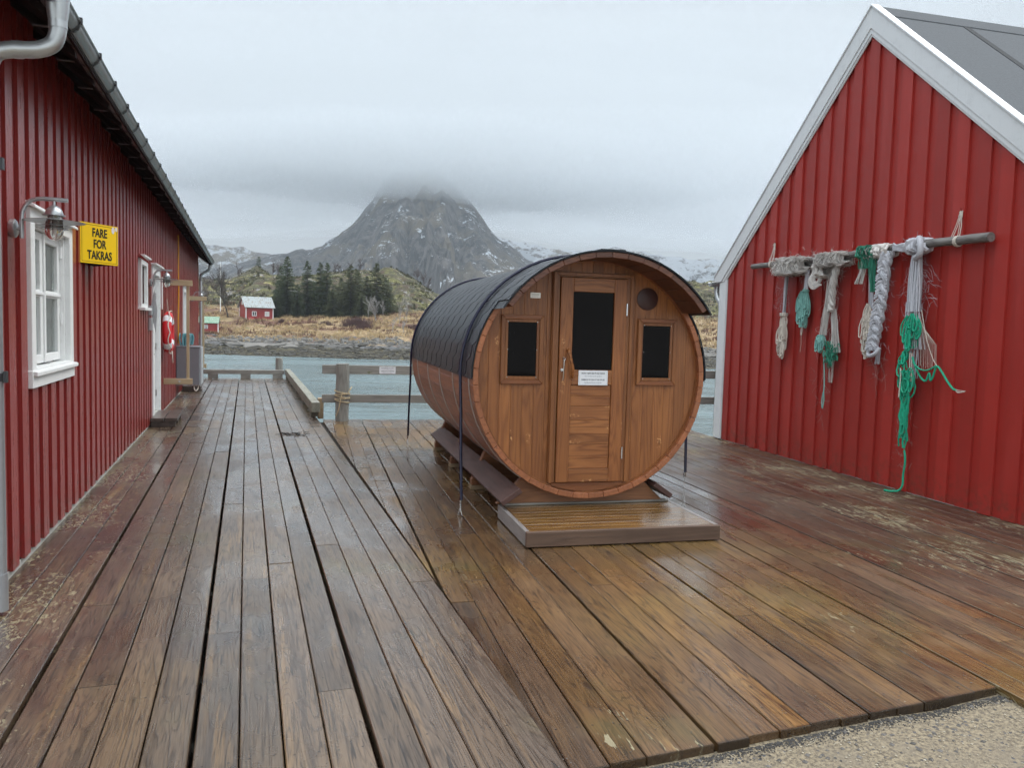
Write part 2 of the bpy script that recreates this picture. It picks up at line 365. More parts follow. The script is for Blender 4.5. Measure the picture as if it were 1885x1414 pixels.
MT['palex'] = wood('pale_pine_crossbar', (.34, .24, .13), (.56, .44, .28), 0, 9, .35, (.5, .7), .15, .3, None, .3)
MT['pole'] = wood('weathered_grey_pole', (.10, .09, .085), (.27, .25, .235), 1, 14, .6, (.5, .7), .1, .5, None, .8, 10)
MT['beam'] = plain('dark_underdeck_timber', (.03, .024, .018), .8)
MT['navy'] = plain('navy_black_hose', (.010, .011, .035), .24, 0, .2, 10, .05)
MT['steel'] = plain('stainless_steel', (.62, .62, .62), .25, 1.0, .1)
MT['band'] = plain('dull_steel_band', (.50, .46, .43), .35, .8, .3, 30)
MT['black'] = plain('black_paint', (.012, .012, .013), .4)
MT['yellow'] = plain('yellow_enamel', (.90, .58, .002), .4, 0, .03, 3, .0)
MT['rust'] = plain('chipped_white', (.72, .66, .60), .5)
MT['signwhite'] = plain('white_enamel_plate', (.78, .80, .82), .35, 0, .04)
MT['ink'] = plain('dark_ink', (.05, .06, .08), .5)
MT['inkgrey'] = plain('grey_ink', (.28, .30, .33), .5)
MT['plaque'] = plain('aluminium_plaque', (.62, .58, .52), .35, .5)
MT['ropegrey'] = plain('grey_rope', (.58, .56, .53), .85, 0, .5, 60, .6, .004)
MT['ropeblue'] = plain('blue_grey_rope', (.50, .51, .55), .85, 0, .5, 60, .6, .004)
MT['cream'] = plain('cream_cord', (.62, .57, .50), .8, 0, .45, 80, .6, .003)
MT['teal'] = plain('pale_teal_cord', (.22, .48, .43), .8, 0, .45, 80, .6, .003)
MT['green'] = plain('bright_green_rope', (.012, .36, .21), .6, 0, .5, 90, .6, .003)
MT['dkgreen'] = plain('dark_green_twine', (.03, .20, .13), .8, 0, .5, 90, .6, .003)
MT['wisp'] = plain('frayed_fibre', (.42, .37, .34), .9, 0, .4, 60)
MT['yrope'] = plain('faded_yellow_rope', (.52, .42, .26), .8, 0, .4, 70, .5)
MT['orange'] = plain('orange_cable', (.75, .36, .02), .5)
MT['buoyred'] = plain('red_lifebuoy', (.62, .020, .028), .38, 0, .1, 8, .1)
MT['boxgrey'] = plain('grey_cabinet', (.22, .23, .25), .45, .1, .12, 5, .1)
MT['boxlight'] = plain('light_grey_cabinet_edge', (.45, .48, .50), .4, .2)
MT['tealrope'] = plain('blue_green_hawser', (.16, .38, .42), .7, 0, .4, 60, .5)
MT['seaweed'] = plain('dark_seaweed', (.015, .014, .012), .4)
MT['curtain'] = plain('pale_curtain', (.52, .53, .50), .8, 0, .2, 10, .2)
MT['room'] = plain('dim_room_wall', (.10, .09, .07), .8)
mt, g, b = newmat('smoked_glass'); setin(g, b, Base_Color=(.004, .003, .003), Roughness=.04, Specular_IOR_Level=.09); MT['glass'] = mt
mt, g, b = newmat('clear_window_glass'); setin(g, b, Base_Color=(.9, .95, .93), Roughness=.02, Transmission_Weight=1.0, IOR=1.1); MT['pane'] = mt
mt, g, b = newmat('lamp_glass'); setin(g, b, Base_Color=(.85, .85, .80), Roughness=.08, Transmission_Weight=.9, IOR=1.25); MT['bulb'] = mt
mt, g, b = newmat('far_pane'); setin(g, b, Base_Color=(.03, .03, .035), Roughness=.15); MT['farpane'] = mt
# corrugated / snowy-pale far roofs
def roofmat(name, c1, c2, amt):
    mt, g, b = newmat(name); P = g.n('ShaderNodeTexCoord').outputs['Object']
    n = g.noise(g.V('MULTIPLY', P, (3., 1., 1.)), 2.0, 5, .7)
    setin(g, b, Base_Color=g.mix(g.sm(n, 1 - amt, 1.1 - amt), c1, c2), Roughness=.45); return mt
MT['roofpale'] = roofmat('pale_sheet_roof', (.27, .31, .32), (.19, .165, .13), .5)
MT['roofgreen'] = roofmat('green_sheet_roof', (.12, .24, .15), (.22, .30, .22), .55)

# ---------------------------------------------------------------- decks
def clip(poly, a, bb, c):      # keep a*x+b*y+c >= 0
    out = []
    for i in range(len(poly)):
        p, q = poly[i], poly[(i + 1) % len(poly)]
        dp, dq = a * p[0] + bb * p[1] + c, a * q[0] + bb * q[1] + c
        if dp >= 0: out.append(p)
        if (dp < 0) != (dq < 0):
            t = dp / (dp - dq); out.append((p[0] + t * (q[0] - p[0]), p[1] + t * (q[1] - p[1])))
    return out
def board(mb, poly, xc, zt, th, c, ch=.004):
    n = len(poly)
    if n < 3: return
    area = sum(poly[i][0] * poly[(i + 1) % n][1] - poly[(i + 1) % n][0] * poly[i][1] for i in range(n)) / 2
    if abs(area) < .004: return
    if area < 0: poly = poly[::-1]
    cx = sum(p[0] for p in poly) / n; cy = sum(p[1] for p in poly) / n
    x0 = min(p[0] for p in poly); x1 = max(p[0] for p in poly)
    def ins(p):
        if n == 4 and (x1 - x0) > .04:
            xm = (x0 + x1) / 2; return (p[0] + (ch if p[0] < xm else -ch), p[1] + (.0008 if p[1] < cy else -.0008))
        return p
    top = [ins(p) + (zt,) for p in poly]; mid = [p + (zt - ch,) for p in poly]; bot = [p + (zt - th,) for p in poly]
    V = top + mid + bot
    fs = [tuple(range(n))]; uv = [[(p[0] - xc, p[1]) for p in top]]
    for i in range(n):
        j = (i + 1) % n
        fs.append((n + i, n + j, j, i)); fs.append((2 * n + i, 2 * n + j, n + j, n + i)); uv += [None, None]
    mb.add(V, fs, c, uv)
def lengths(t0, t1, first=None):
    cuts = []; t = t0 + (first if first is not None else R.uniform(.8, 4.0))
    while t < t1 - .7: cuts.append(t); t += R.choice((2.4, 3.0, 3.6, 4.2, 4.8))
    return [t0] + cuts + [t1]
mb = MB(); edges = []
for a, bb, k in ((-1.362, -.871, 3), (-.856, -.196, 4), (-.182, .459, 4), (.476, 1.130, 4)):
    w_ = (bb - a) / k
    edges += [(a + i * w_, a + (i + 1) * w_) for i in range(k)]
for (a, bb) in edges:
    g0 = R.uniform(.0015, .004)
    t0 = 2.46 + .051 * a + R.uniform(-.008, .008)
    cs = lengths(t0, 23.12)
    for i in range(len(cs) - 1):
        zt = R.uniform(-.003, .002)
        board(mb, [(a + g0, cs[i] + .0015), (bb - g0, cs[i] + .0015), (bb - g0, cs[i + 1] - .0015), (a + g0, cs[i + 1] - .0015)], (a + bb) / 2, zt, .075, rc())
dA = mb.build('left_wooden_deck', MT['deckA'], rz=AA); tag(dA, kind='structure'); dA.name = 'deck'
mb = MB()
s0 = .764 - .776
pan = []
for p in range(8):
    for i in range(5): pan.append((s0 + p * .776 + i * .1552, s0 + p * .776 + (i + 1) * .1552, i))
for (a, bb, i) in pan:
    if a > 6.0: continue
    ga = .008 if i == 0 else R.uniform(.001, .0035); gb = .008 if i == 4 else R.uniform(.001, .0035)
    a += ga; bb -= gb
    if bb > 6.0: bb = 6.03
    front = 2.612 + ((a + bb) / 2 - 1.021) * .132 + R.uniform(-.01, .01)
    if a > 3.09: front = .9
    back = 13.36 - .02 * a
    if a > 3.1 and i == 0 and a < 3.3: cs = [front, 4.885, back]; hatch = True
    else: cs = lengths(front, back); hatch = False
    for j in range(len(cs) - 1):
        zt = R.uniform(-.003, .002)
        if hatch and j == 0: zt = -.018
        t_a, t_b = cs[j] + .0015, cs[j + 1] - .0015
        poly = [(a, t_a), (bb, t_a), (bb, t_b), (a, t_b)]
        if j == 0 and a < 3.09:
            poly[0] = (a, t_a + (a - (a + bb) / 2) * .13); poly[1] = (bb, t_a + (bb - (a + bb) / 2) * .13)
        # seam with the left deck: line through (.127,13.15) and (.764,4.47) in this frame
        L = .0798
        gap = .010 + .0012 * 4
        poly = clip(poly, 1.0, .0734, -(.127 + .0734 * 13.152) - gap)
        board(mb, poly, (a + bb) / 2, zt, .075, rc())
dB = mb.build('deck', MT['deckB'], rz=AB); tag(dB, kind='structure')
# joists and the dark void under the boards
mb = MB()
t = 2.6
while t < 23.0: mb.box(-1.34, 1.10, t, t + .07, -.22, -.10); t += .62
mb.box(-1.30, -1.2, 2.5, 23, -.4, -.2); mb.box(1.0, 1.1, 2.5, 23, -.4, -.2); mb.box(1.105, 1.30, 2.6, 13.3, -.30, -.049)  # last box: unseen beam added under the seam to block the bright water
for t in (3, 8, 13, 18, 22.8):
    for s in (-1.1, 1.0): mb.tube([(s, t, -.2), (s, t, -4)], .13, 8)
tag(mb.build('deck_substructure', MT['beam'], rz=AA), kind='structure')
mb = MB(); t = 2.95
while t < 13.2: mb.box(1.2 if t < 4.5 else .75, 6.0, t, t + .07, -.22, -.105); t += .62
for t in (5, 9, 13.1):
    for s in (2.1, 4, 6): mb.tube([(s, t, -.2), (s, t, -4)], .13, 8)
tag(mb.build('deck_substructure', MT['beam'], rz=AB), kind='structure')
# rocky fill below the landward half of the quay: a sheet added and coloured dark so the gaps look black
mb = MB(); nx, ny = 30, 30
vs = [(-14 + 36 * i / nx, -16 + 30 * j / ny, -.75 - .6 * max(0, (-16 + 30 * j / ny) - 3) / 8 - .25 * noise.noise((i * .7, j * .7, 3))) for j in range(ny + 1) for i in range(nx + 1)]
mb.add(vs, [(j * (nx + 1) + i, j * (nx + 1) + i + 1, (j + 1) * (nx + 1) + i + 1, (j + 1) * (nx + 1) + i) for j in range(ny) for i in range(nx)])
tag(mb.build('ground', MT['beam']), kind='structure')

# gravelly concrete apron in front of the deck
mt, g, b = newmat('worn_gravel_concrete'); P = g.n('ShaderNodeTexCoord').outputs['Object']
gn = g.noise(P, 55, 6, .78); vo = g.n('ShaderNodeTexVoronoi', {'Vector': P, 'Scale': 95.0}); pat = g.noise(P, 3.2, 4, .6)
c = g.mix(g.sm(gn, .38, .62), (.080, .063, .042), (.265, .215, .140))
c = g.mix(g.M('MULTIPLY', g.sm(vo.outputs['Distance'], .35, .12), g.M('GREATER_THAN', g.sep(vo.outputs['Color'])[0], .72)), c, (.055, .055, .06))
c = g.mix(g.sm(pat, .48, .66, 0, .6), c, (.17, .14, .10))
v2 = g.n('ShaderNodeTexVoronoi', {'Vector': g.V('ADD', P, (3., 1., 0.)), 'Scale': 34.0})
c = g.mix(g.M('MULTIPLY', g.sm(v2.outputs['Distance'], .30, .18), g.M('GREATER_THAN', g.sep(v2.outputs['Color'])[1], .8)), c, (.06, .06, .065))
setin(g, b, Base_Color=c, Roughness=.75, Normal=bump(g, g.M('ADD', gn, vo.outputs['Distance']), .5, .003))
MT['gravel'] = mt
mb = MB(); nx, ny = 110, 90
def gz(x, y): return -.038 + .007 * noise.fractal(Vector((x * 2.2, y * 2.2, 1)), 1, 2, 4)
vs = []
for j in range(ny + 1):
    for i in range(nx + 1):
        u = i / nx * 2 - 1; sA = 1.5 + 6.6 * u ** 3 + 6 * u; tA = 2.47 + .051 * sA - 19 * (1 - j / ny) ** 2
        p = A2W(sA, tA); vs.append((p.x, p.y, gz(p.x, p.y)))
mb.add(vs, [(j * (nx + 1) + i, j * (nx + 1) + i + 1, (j + 1) * (nx + 1) + i + 1, (j + 1) * (nx + 1) + i) for j in range(ny) for i in range(nx)], smooth=True)
gr = mb.build('pavement', MT['gravel']); tag(gr, kind='structure')
gr.location = (0, 0, 0)
# dirt and grit heaped in the corner between apron and boards
MT['grit'] = plain('dark_wet_grit', (.030, .027, .025), .6, 0, .6, 50, .4)
MT['stone0'] = plain('small_grey_stone', (.10, .09, .08), .6, 0, .7, 40, .4)
MT['gritpale'] = plain('pale_grit', (.32, .28, .21), .7, 0, .6, 50, .4)
def pebble(mb, p, r, c=(.5, .5, .5)):
    vs = [(p[0] + r * R.uniform(.7, 1.2) * x, p[1] + r * R.uniform(.7, 1.2) * y, p[2] + r * .6 * R.uniform(.7, 1.2) * z) for x, y, z in ((1, 0, 0), (-1, 0, 0), (0, 1, 0), (0, -1, 0), (0, 0, 1), (0, 0, -1))]
    mb.add(vs, [(0, 2, 4), (2, 1, 4), (1, 3, 4), (3, 0, 4), (2, 0, 5), (1, 2, 5), (3, 1, 5), (0, 3, 5)], c)
for nm, mt_, n_, sp in (('grit', MT['grit'], 3600, .028), ('grit', MT['gritpale'], 1500, .5)):
    mb = MB()
    for _ in range(n_):
        sA = R.uniform(.5, 3.35); dd_ = abs(R.gauss(0, sp))
        tA = 2.46 + .051 * sA - .012 - dd_
        p = A2W(sA, tA); pebble(mb, (p.x, p.y, gz(p.x, p.y) + .002), R.choice((.002, .003, .004, .006)), rc())
    tag(mb.build(nm, mt_), kind='stuff', label='dark wet grit lying along the front edge of the deck' if mt_ is MT['grit'] else 'pale loose gravel grains scattered over the apron by the deck', cat='gravel')
mb = MB()
for _ in range(420):
    sA = R.uniform(.4, 4.2); tA = 2.44 + .051 * sA - abs(R.gauss(0, .16)) - (0 if R.random() < .5 else R.uniform(0, .6)); p = A2W(sA, tA); pebble(mb, (p.x, p.y, gz(p.x, p.y) + .001), R.choice((.005, .007, .009, .013)), rc())
for _ in range(90):
    sA = R.uniform(.6, 3.3); tA = 2.50 + .051 * sA + abs(R.gauss(0, .10)); p = A2W(sA, tA); pebble(mb, (p.x, p.y, .004), R.choice((.002, .003, .004)), rc())
tag(mb.build('gravel', MT['stone0']), kind='stuff', label='loose grey stones lying on the apron and the front boards', cat='gravel')
# straws and a chip of white rubbish
mb = MB()
for _ in range(26):
    sA = R.uniform(1.2, 3.3); tA = 2.40 + .051 * sA - abs(R.gauss(0, .05)); p = A2W(sA, tA); a = R.uniform(0, pi); L = R.uniform(.02, .05)
    z0 = gz(p.x, p.y) + .004
    mb.tube([(p.x, p.y, z0), (p.x + L * cos(a), p.y + L * sin(a), z0 + .004), (p.x + 1.8 * L * cos(a + .3), p.y + 1.8 * L * sin(a + .3), z0)], .0008, 3)
tag(mb.build('straw', MT['gritpale']), kind='stuff', label='dry straws caught along the deck edge', cat='straw')

# ---------------------------------------------------------------- left red building (frame A, root at its near corner on the quay)
WX = -1.362                                     # plane of the under-boards
LB = thing('quay_building', 'long dark red boarded quayside building with white windows and grey gutter', 'building', A2W(0, 0), AA)
def pb(mb, x0, x1, y0, y1, z0, z1, c=None): mb.box(x0, x1, y0, y1, z0, z1, c or rc())
T0, T1, EZ, RX = 4.55, 24.85, 3.50, -5.4        # near end, far end, wall height, ridge x
# wall with openings: under-boards plane, over-boards split round the openings
OPEN = [(5.94, 7.06, 1.22, 2.24), (11.50, 12.20, 1.71, 2.40), (12.84, 13.92, .0, 2.36), (18.85, 20.6, 0, 2.30)]
mb = MB()
def cols(t0, t1):
    for (a, bb, z0, z1) in OPEN:
        if t0 < bb - .01 and t1 > a + .01: return [(.055, z0), (z1, EZ)]
    return [(.055, EZ)]
ts = sorted(set([T0, T1] + [v for o in OPEN for v in o[:2]]))
for a, bb in zip(ts[:-1], ts[1:]):
    for z0, z1 in cols(a, bb):
        if z1 - z0 > .02: mb.box(WX - .16, WX, a, bb, z0, z1, (.5, .5, .5))
t = 4.62
while t < T1 - .1:
    x = R.uniform(-.0015, .0015); w_ = .148 + R.uniform(-.004, .004)
    for z0, z1 in cols(t, t + w_):
        if z1 - z0 > .05: mb.box(WX + .001, WX + .0245 + x, t, t + w_, z0 - (.012 if z0 < .1 else 0) + R.uniform(-.006, .004), z1, rc())
    t += .2605
# gables and the far side
for tt, sg in ((T0, -1), (T1, 1)):
    mb.prism([(WX, .05), (WX, EZ), (RX, EZ + 3.0), (RX * 2 - WX, EZ), (RX * 2 - WX, .05)], 1, tt, tt + (.12 if sg < 0 else -.12))
    x = WX - .1
    while x > RX * 2 - WX + .2:
        h = EZ + 3.0 * (1 - abs(x - .07 - RX) / abs(WX - RX)) - .06
        mb.box(x - .148, x, tt + sg * .001, tt + sg * .024, .05, h, rc()); x -= .2605
mb.box(RX * 2 - WX, RX * 2 - WX + .15, T0, T1, .05, EZ)
mb.build('wall', MT['redL'], LB)
mb = MB(); mb.box(WX - .2, WX - .012, T0, T1, -.3, .052); mb.box(WX - .02, WX + .004, T0, T1, -.05, .040)
mb.build('foundation', MT['concrete'], LB)
mb = MB(); mb.box(WX + .0, WX + .03, T1 - .13, T1 + .027, .05, 3.25); mb.build('corner_board', MT['redL'], LB)
# roof
sl_ = 3.0 / (WX - RX)
def rz_(x): return EZ + 3.0 - abs(x - RX) * sl_
mb = MB()
ex = WX + .395; ez = rz_(ex)
for sg in (1, -1):
    e = RX + sg * (ex - RX)
    mb.prism([(RX, rz_(RX) + .10), (e, ez + .10), (e, ez + .03), (RX, rz_(RX) + .03)], 1, T0 - .6, T1 + .38)
rf = mb.build('roof', MT['felt2'], LB)
mb = MB()
e = ex - .01
mb.prism([(RX, rz_(RX) + .03), (e, ez + .03), (e, ez + .012), (RX, rz_(RX) + .012)], 1, T0 - .55, T1 + .3)
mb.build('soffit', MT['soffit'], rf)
mb = MB(); mb.prism([(RX, rz_(RX) + .12), (ex, ez + .12), (ex, ez - .06), (RX, rz_(RX) - .06)], 1, T1 + .383, T1 + .41)
mb.build('bargeboard', MT['white'], rf)
for k in range(34):
    t = 4.30 + k * .62
    if t > T1 + .2: break
    mb = MB(); z0 = rz_(WX)
    mb.prism([(WX - .02, rz_(WX - .02) + .012), (ex - .03, ez + .012), (ex - .03, ez - .03), (WX - .02, rz_(WX - .02) - .045)], 1, t, t + .048)
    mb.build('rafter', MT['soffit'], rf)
# gutter: half round trough under the eave
gx, gzc, gr_ = -.992, 3.305, .066
gt = thing('rain_gutter', 'long grey steel half-round gutter under the eave of the dark red building', 'gutter', A2W(gx, T0 - .6), AA)
mb = MB(); L = T1 + .42 - (T0 - .6); n = 14
vs = []; fs = []
for yy in (0, L):
    for rr in (gr_, gr_ - .003):
        for k in range(n + 1): a = pi + pi * k / n; vs.append((rr * cos(a), yy, gzc + rr * sin(a)))
m_ = n + 1
for k in range(n):
    fs.append((k, k + 1, 2 * m_ + k + 1, 2 * m_ + k)); fs.append((m_ + k + 1, m_ + k, 3 * m_ + k, 3 * m_ + k + 1))
fs += [tuple(range(m_)) + tuple(range(2 * m_ - 1, m_ - 1, -1))]
mb.add(vs, fs, smooth=True)
mb.tube([(gr_, 0, gzc + .002), (gr_, L, gzc + .002)], .010, 6)
for yy in (3.9, 8.1, 12.3, 16.5): mb.add([(gr_ * 1.03 * cos(pi + pi * k / n), yy + o_, gzc + gr_ * 1.03 * sin(pi + pi * k / n)) for o_ in (0, .07) for k in range(n + 1)], [(k, k + 1, n + 2 + k, n + 1 + k) for k in range(n)], smooth=True)
mb.build('trough', MT['gutter'], gt)
t = .05; first = None
while t < L - .05:
    mb = MB()
    pts = [(gr_ * 1.06 * cos(pi + pi * k / 12), 0, gzc + gr_ * 1.06 * sin(pi + pi * k / 12)) for k in range(13)]
    vs = []
    for p in pts: vs += [(p[0], -.011, p[2]), (p[0], .011, p[2])]
    vo_ = [(p[0] * 1.055, p[1], gzc + (p[2] - gzc) * 1.055) for p in vs]
    fs = [(2 * k, 2 * k + 1, 2 * k + 3, 2 * k + 2) for k in range(12)]
    mb.add(vo_, fs); mb.add(vs, [f[::-1] for f in fs])
    mb.box(gr_ - .004, gr_ + .016, -.013, .013, gzc - .014, gzc + .022)
    mb.hexa([(-gr_ - .01, -.012, gzc - .02), (-gr_ + .0, -.012, gzc - .02), (-gr_ - .01, .012, gzc - .02), (-gr_, .012, gzc - .02),
             (-gr_ - .05, -.012, gzc + .05), (-gr_ - .04, -.012, gzc + .05), (-gr_ - .05, .012, gzc + .05), (-gr_ - .04, .012, gzc + .05)])
    mb.box(-gr_ - .11, -gr_ - .012, -.014, .014, gzc - .052, gzc - .047)
    mb.build('bracket', MT['darkmetal'], gt, loc=(0, t, 0))
    t += .64
def bez(p, n=8):     # smooth a polyline by Catmull-Rom
    p = [Vector(q) for q in p]; p = [p[0] * 2 - p[1]] + p + [p[-1] * 2 - p[-2]]; out = []
    for i in range(1, len(p) - 2):
        for k in range(n):
            t = k / n; a, b_, c_, d_ = p[i - 1], p[i], p[i + 1], p[i + 2]
            out.append(.5 * ((2 * b_) + (-a + c_) * t + (2 * a - 5 * b_ + 4 * c_ - d_) * t * t + (-a + 3 * b_ - 3 * c_ + d_) * t ** 3))
    return out + [p[-2]]
# near downpipe
dp = thing('downpipe', 'thick pale galvanised downpipe with an s-bend at the near building corner', 'downpipe', A2W(-1.228, 4.75), AA, 'galvanised downpipes at the building corners')
mb = MB()
mb.lathe([(.066, 0), (.062, -.02), (.054, -.14), (.046, -.20)], 20, center=(.285, .05, 3.34))
mb.build('funnel', MT['zinc'], dp)
mb = MB()
P_ = bez([(.285, .05, 3.16), (.285, .05, 3.09), (.26, .05, 3.02), (.19, .035, 2.975), (.08, .015, 2.955), (.01, 0, 2.92), (-.018, 0, 2.84), (-.02, 0, 2.74)], 7)
mb.tube(P_, .042, 16); mb.build('elbow', MT['zinc'], dp)
mb = MB(); mb.lathe([(.0455, 3.17), (.0455, 3.10)], 18, center=(.285, .05, 0)); mb.build('collar', MT['zinc'], dp)
mb = MB(); mb.tube([(.13, .024, 2.962), (.085, .016, 2.956)], .0445, 16); mb.build('collar', MT['zinc'], dp)
mb = MB(); mb.lathe([(.0455, 2.80), (.0455, 2.72)], 18, center=(-.02, 0, 0)); mb.build('collar', MT['zinc'], dp)
mb = MB(); mb.lathe([(.0425, 2.74), (.0425, .02)], 18, center=(-.02, 0, 0)); mb.lathe([(.047, .22), (.047, .02)], 18, center=(-.02, 0, 0)); mb.build('pipe', MT['zincpaint'], dp)
for z in (2.35, 1.25):
    mb = MB(); mb.lathe([(.049, z), (.049, z + .04)], 16, center=(-.02, 0, 0)); mb.box(-.09, -.02, -.015, .015, z + .01, z + .03); mb.box(.025, .04, -.02, .02, z - .01, z + .05); mb.build('clamp', MT['darkmetal'], dp)
# far downpipe
fp = thing('downpipe', 'thin grey downpipe at the far corner of the dark red building', 'downpipe', A2W(-1.25, 24.9), AA, 'galvanised downpipes at the building corners')
mb = MB(); P_ = bez([(.215, 0, 3.27), (.215, 0, 3.16), (.19, 0, 3.06), (.06, -.02, 2.96), (-.02, -.04, 2.88), (-.025, -.04, 2.70)], 6); mb.tube(P_, .040, 12)
mb.build('elbow', MT['gutter'], fp)
mb = MB(); mb.lathe([(.040, 2.72), (.040, .05)], 14, center=(-.025, -.04, 0))
for z in (2.2, 1.2, .5): mb.lathe([(.052, z), (.052, z + .05)], 14, center=(-.025, -.04, 0))
mb.build('pipe', MT['zinc'], fp)

# large white window (sub-parts under the window)
def frame(mb, y0, y1, z0, z1, w_, x0, x1, c=None):
    c = c or rc()
    mb.box(x0, x1, y0, y0 + w_, z0, z1, c); mb.box(x0, x1, y1 - w_, y1, z0, z1, c)
    mb.box(x0, x1, y0 + w_, y1 - w_, z0, z0 + w_, c); mb.box(x0, x1, y0 + w_, y1 - w_, z1 - w_, z1, c)
wn = thing('window', None, None, (WX, 5.865, 1.145)); wn.parent = LB
wn['label'] = 'large white four-pane window beside the yellow warning sign'; wn.scale = (1, .967, .967)
mb = MB(); frame(mb, 0, 1.33, 0, 1.20, .105, .0, .042); mb.box(.0, .045, -.01, 1.34, -.03, .09)
mb.box(-.13, .002, .09, .125, .09, 1.11); mb.box(-.13, .002, 1.205, 1.24, .09, 1.11); mb.box(-.13, .002, .09, 1.24, 1.08, 1.115); mb.box(-.13, .002, .09, 1.24, .06, .1)
mb.build('casing', MT['white'], wn, bevel=.004)
mb = MB()
mb.prism([(0, .245), (.072, .215), (.077, .195), (.072, .19), (0, .22)], 1, -.03, 1.37); mb.build('drip_cap', MT['white'], wn, loc=(0, 0, .99), bevel=.003)
mb = MB(); mb.prism([(-.02, .10), (.072, .082), (.072, .052), (-.02, .06)], 1, -.005, 1.345)
mb.build('sill', MT['white'], wn, bevel=.004)
for (a, bb) in ((.13, .64), (.655, 1.20)):
    mb = MB(); x0, x1 = -.075, -.03
    frame(mb, a, bb, .115, 1.075, .062, x0, x1); mb.box(x0, x1 - .004, a + .06, bb - .06, .60, .655); mb.box(x0 + .01, x1 + .01, a + .002, bb - .002, .615, .64)
    mb.box(x0, x1 + .012, a - .002, a + .03, .115, 1.075)
    mb.build('sash', MT['white'], wn, bevel=.004)
    mb = MB(); mb.box(-.058, -.054, a + .06, bb - .06, .175, .602); mb.box(-.058, -.054, a + .06, bb - .06, .653, 1.015); mb.build('pane', MT['pane'], wn)
mb = MB()
for k in range(60):
    y = .12 + 1.1 * k / 59
    if .42 < y < .56 or .9 < y < 1.04: continue
    x = -.19 + .018 * sin(k * 1.7); mb.tube([(x, y, .1), (x + .004, y + .003, 1.09)], .011, 5)
mb.build('curtain', MT['curtain'], wn)
for q_ in ((.2, .38), (.72, .9)):
    mb = MB(); mb.tube([(-.02, q_[0], .105), (-.02, q_[1], .12)], .005, 5); mb.build('stay', MT['steel'], wn)
for z in (.40, .93):
    mb = MB(); mb.lathe([(.012, 0), (.012, .09)], 10, center=(-.02, 1.2, z)); mb.build('hinge', MT['white'], wn)
# the room behind the glass
mb = MB()
for q in ((-2.6, -2.5, 5.2, 8.4, .3, 2.9), (-2.6, WX - .165, 5.1, 5.2, .3, 2.9), (-2.6, WX - .165, 8.4, 8.5, .3, 2.9), (-2.6, WX - .165, 5.1, 8.5, .2, .3), (-2.6, WX - .165, 5.1, 8.5, 2.9, 3.0)): mb.box(*q)
mb.build('room', MT['room'], LB)
# small window, doors
def door(y0, y1, z1, label, glazed):
    d_ = thing('door', None, None, (WX, y0, 0)); d_.parent = LB; d_['label'] = label; W_ = y1 - y0
    mb = MB(); mb.box(-.1, .046, 0, .09, .05, z1); mb.box(-.1, .046, W_ - .09, W_, .05, z1); mb.box(-.1, .046, .09, W_ - .09, z1 - .1, z1); mb.box(-.1, .1, -.04, W_ + .04, z1 + .03, z1 + .055); mb.box(0, .06, 0, W_, z1 + .0, z1 + .028)
    mb.build('frame', MT['white'], d_, bevel=.003)
    mb = MB(); a, bb = .1, W_ - .1
    mb.box(-.085, -.045, a, bb, .12, z1 - .11); mb.box(-.046, -.03, a, a + .1, .12, z1 - .11); mb.box(-.046, -.03, bb - .1, bb, .12, z1 - .11)
    mb.box(-.046, -.03, a + .1, bb - .1, .12, .32); mb.box(-.046, -.03, a + .1, bb - .1, .9, 1.02); mb.box(-.046, -.03, a + .1, bb - .1, z1 - .21, z1 - .11)
    mb.build('leaf', MT['white'], d_, bevel=.003)
    mb = MB(); mb.tube([(-.03, a + .05, 1.05), (.03, a + .05, 1.05), (.03, a + .16, 1.05)], .009, 6); mb.box(-.03, -.024, a + .03, a + .07, .97, 1.13); mb.build('handle', MT['steel'], d_)
    for z in (.35, 1.1, 1.9):
        mb = MB(); mb.lathe([(.011, 0), (.011, .1)], 8, center=(-.02, bb, z)); mb.build('hinge', MT['steel'], d_)
    mb = MB(); mb.box(-.1, .05, .02, W_ - .02, .0, .115); mb.build('threshold', MT['concrete'], d_)
door(12.84, 13.92, 2.36, 'nearer white door behind the hanging lamp', 0)
door(18.85, 19.85, 2.30, 'farther white door past the lifebuoy', 0)
ws = thing('window', None, None, (WX, 11.50, 1.71)); ws.parent = LB; ws['label'] = 'narrow white window left of the nearer door'
mb = MB(); frame(mb, 0, .72, 0, .68, .08, 0, .045); mb.box(0, .09, -.03, .75, .70, .725); mb.box(-.02, .09, -.02, .74, -.01, .03); mb.build('casing', MT['white'], ws, bevel=.003)
mb = MB(); frame(mb, .09, .63, .09, .59, .05, -.06, -.02); mb.box(-.06, -.025, .13, .6, .32, .36); mb.build('sash', MT['white'], ws)
mb = MB(); mb.box(-.05, -.045, .13, .6, .13, .55); mb.build('pane', MT['glass'], ws)
mb = MB(); mb.prism([(0, .76), (.14, .62), (.14, .60), (0, .70)], 1, -.05, -.02); mb.build('flashing', MT['redL'], ws)
wv = thing('window', None, None, (WX, 19.95, 1.2)); wv.parent = LB
mb = MB(); frame(mb, 0, .62, 0, 1.1, .08, 0, .045); mb.build('casing', MT['white'], wv)
mb = MB(); mb.box(-.05, -.045, .08, .54, .08, 1.02); mb.build('pane', MT['glass'], wv)

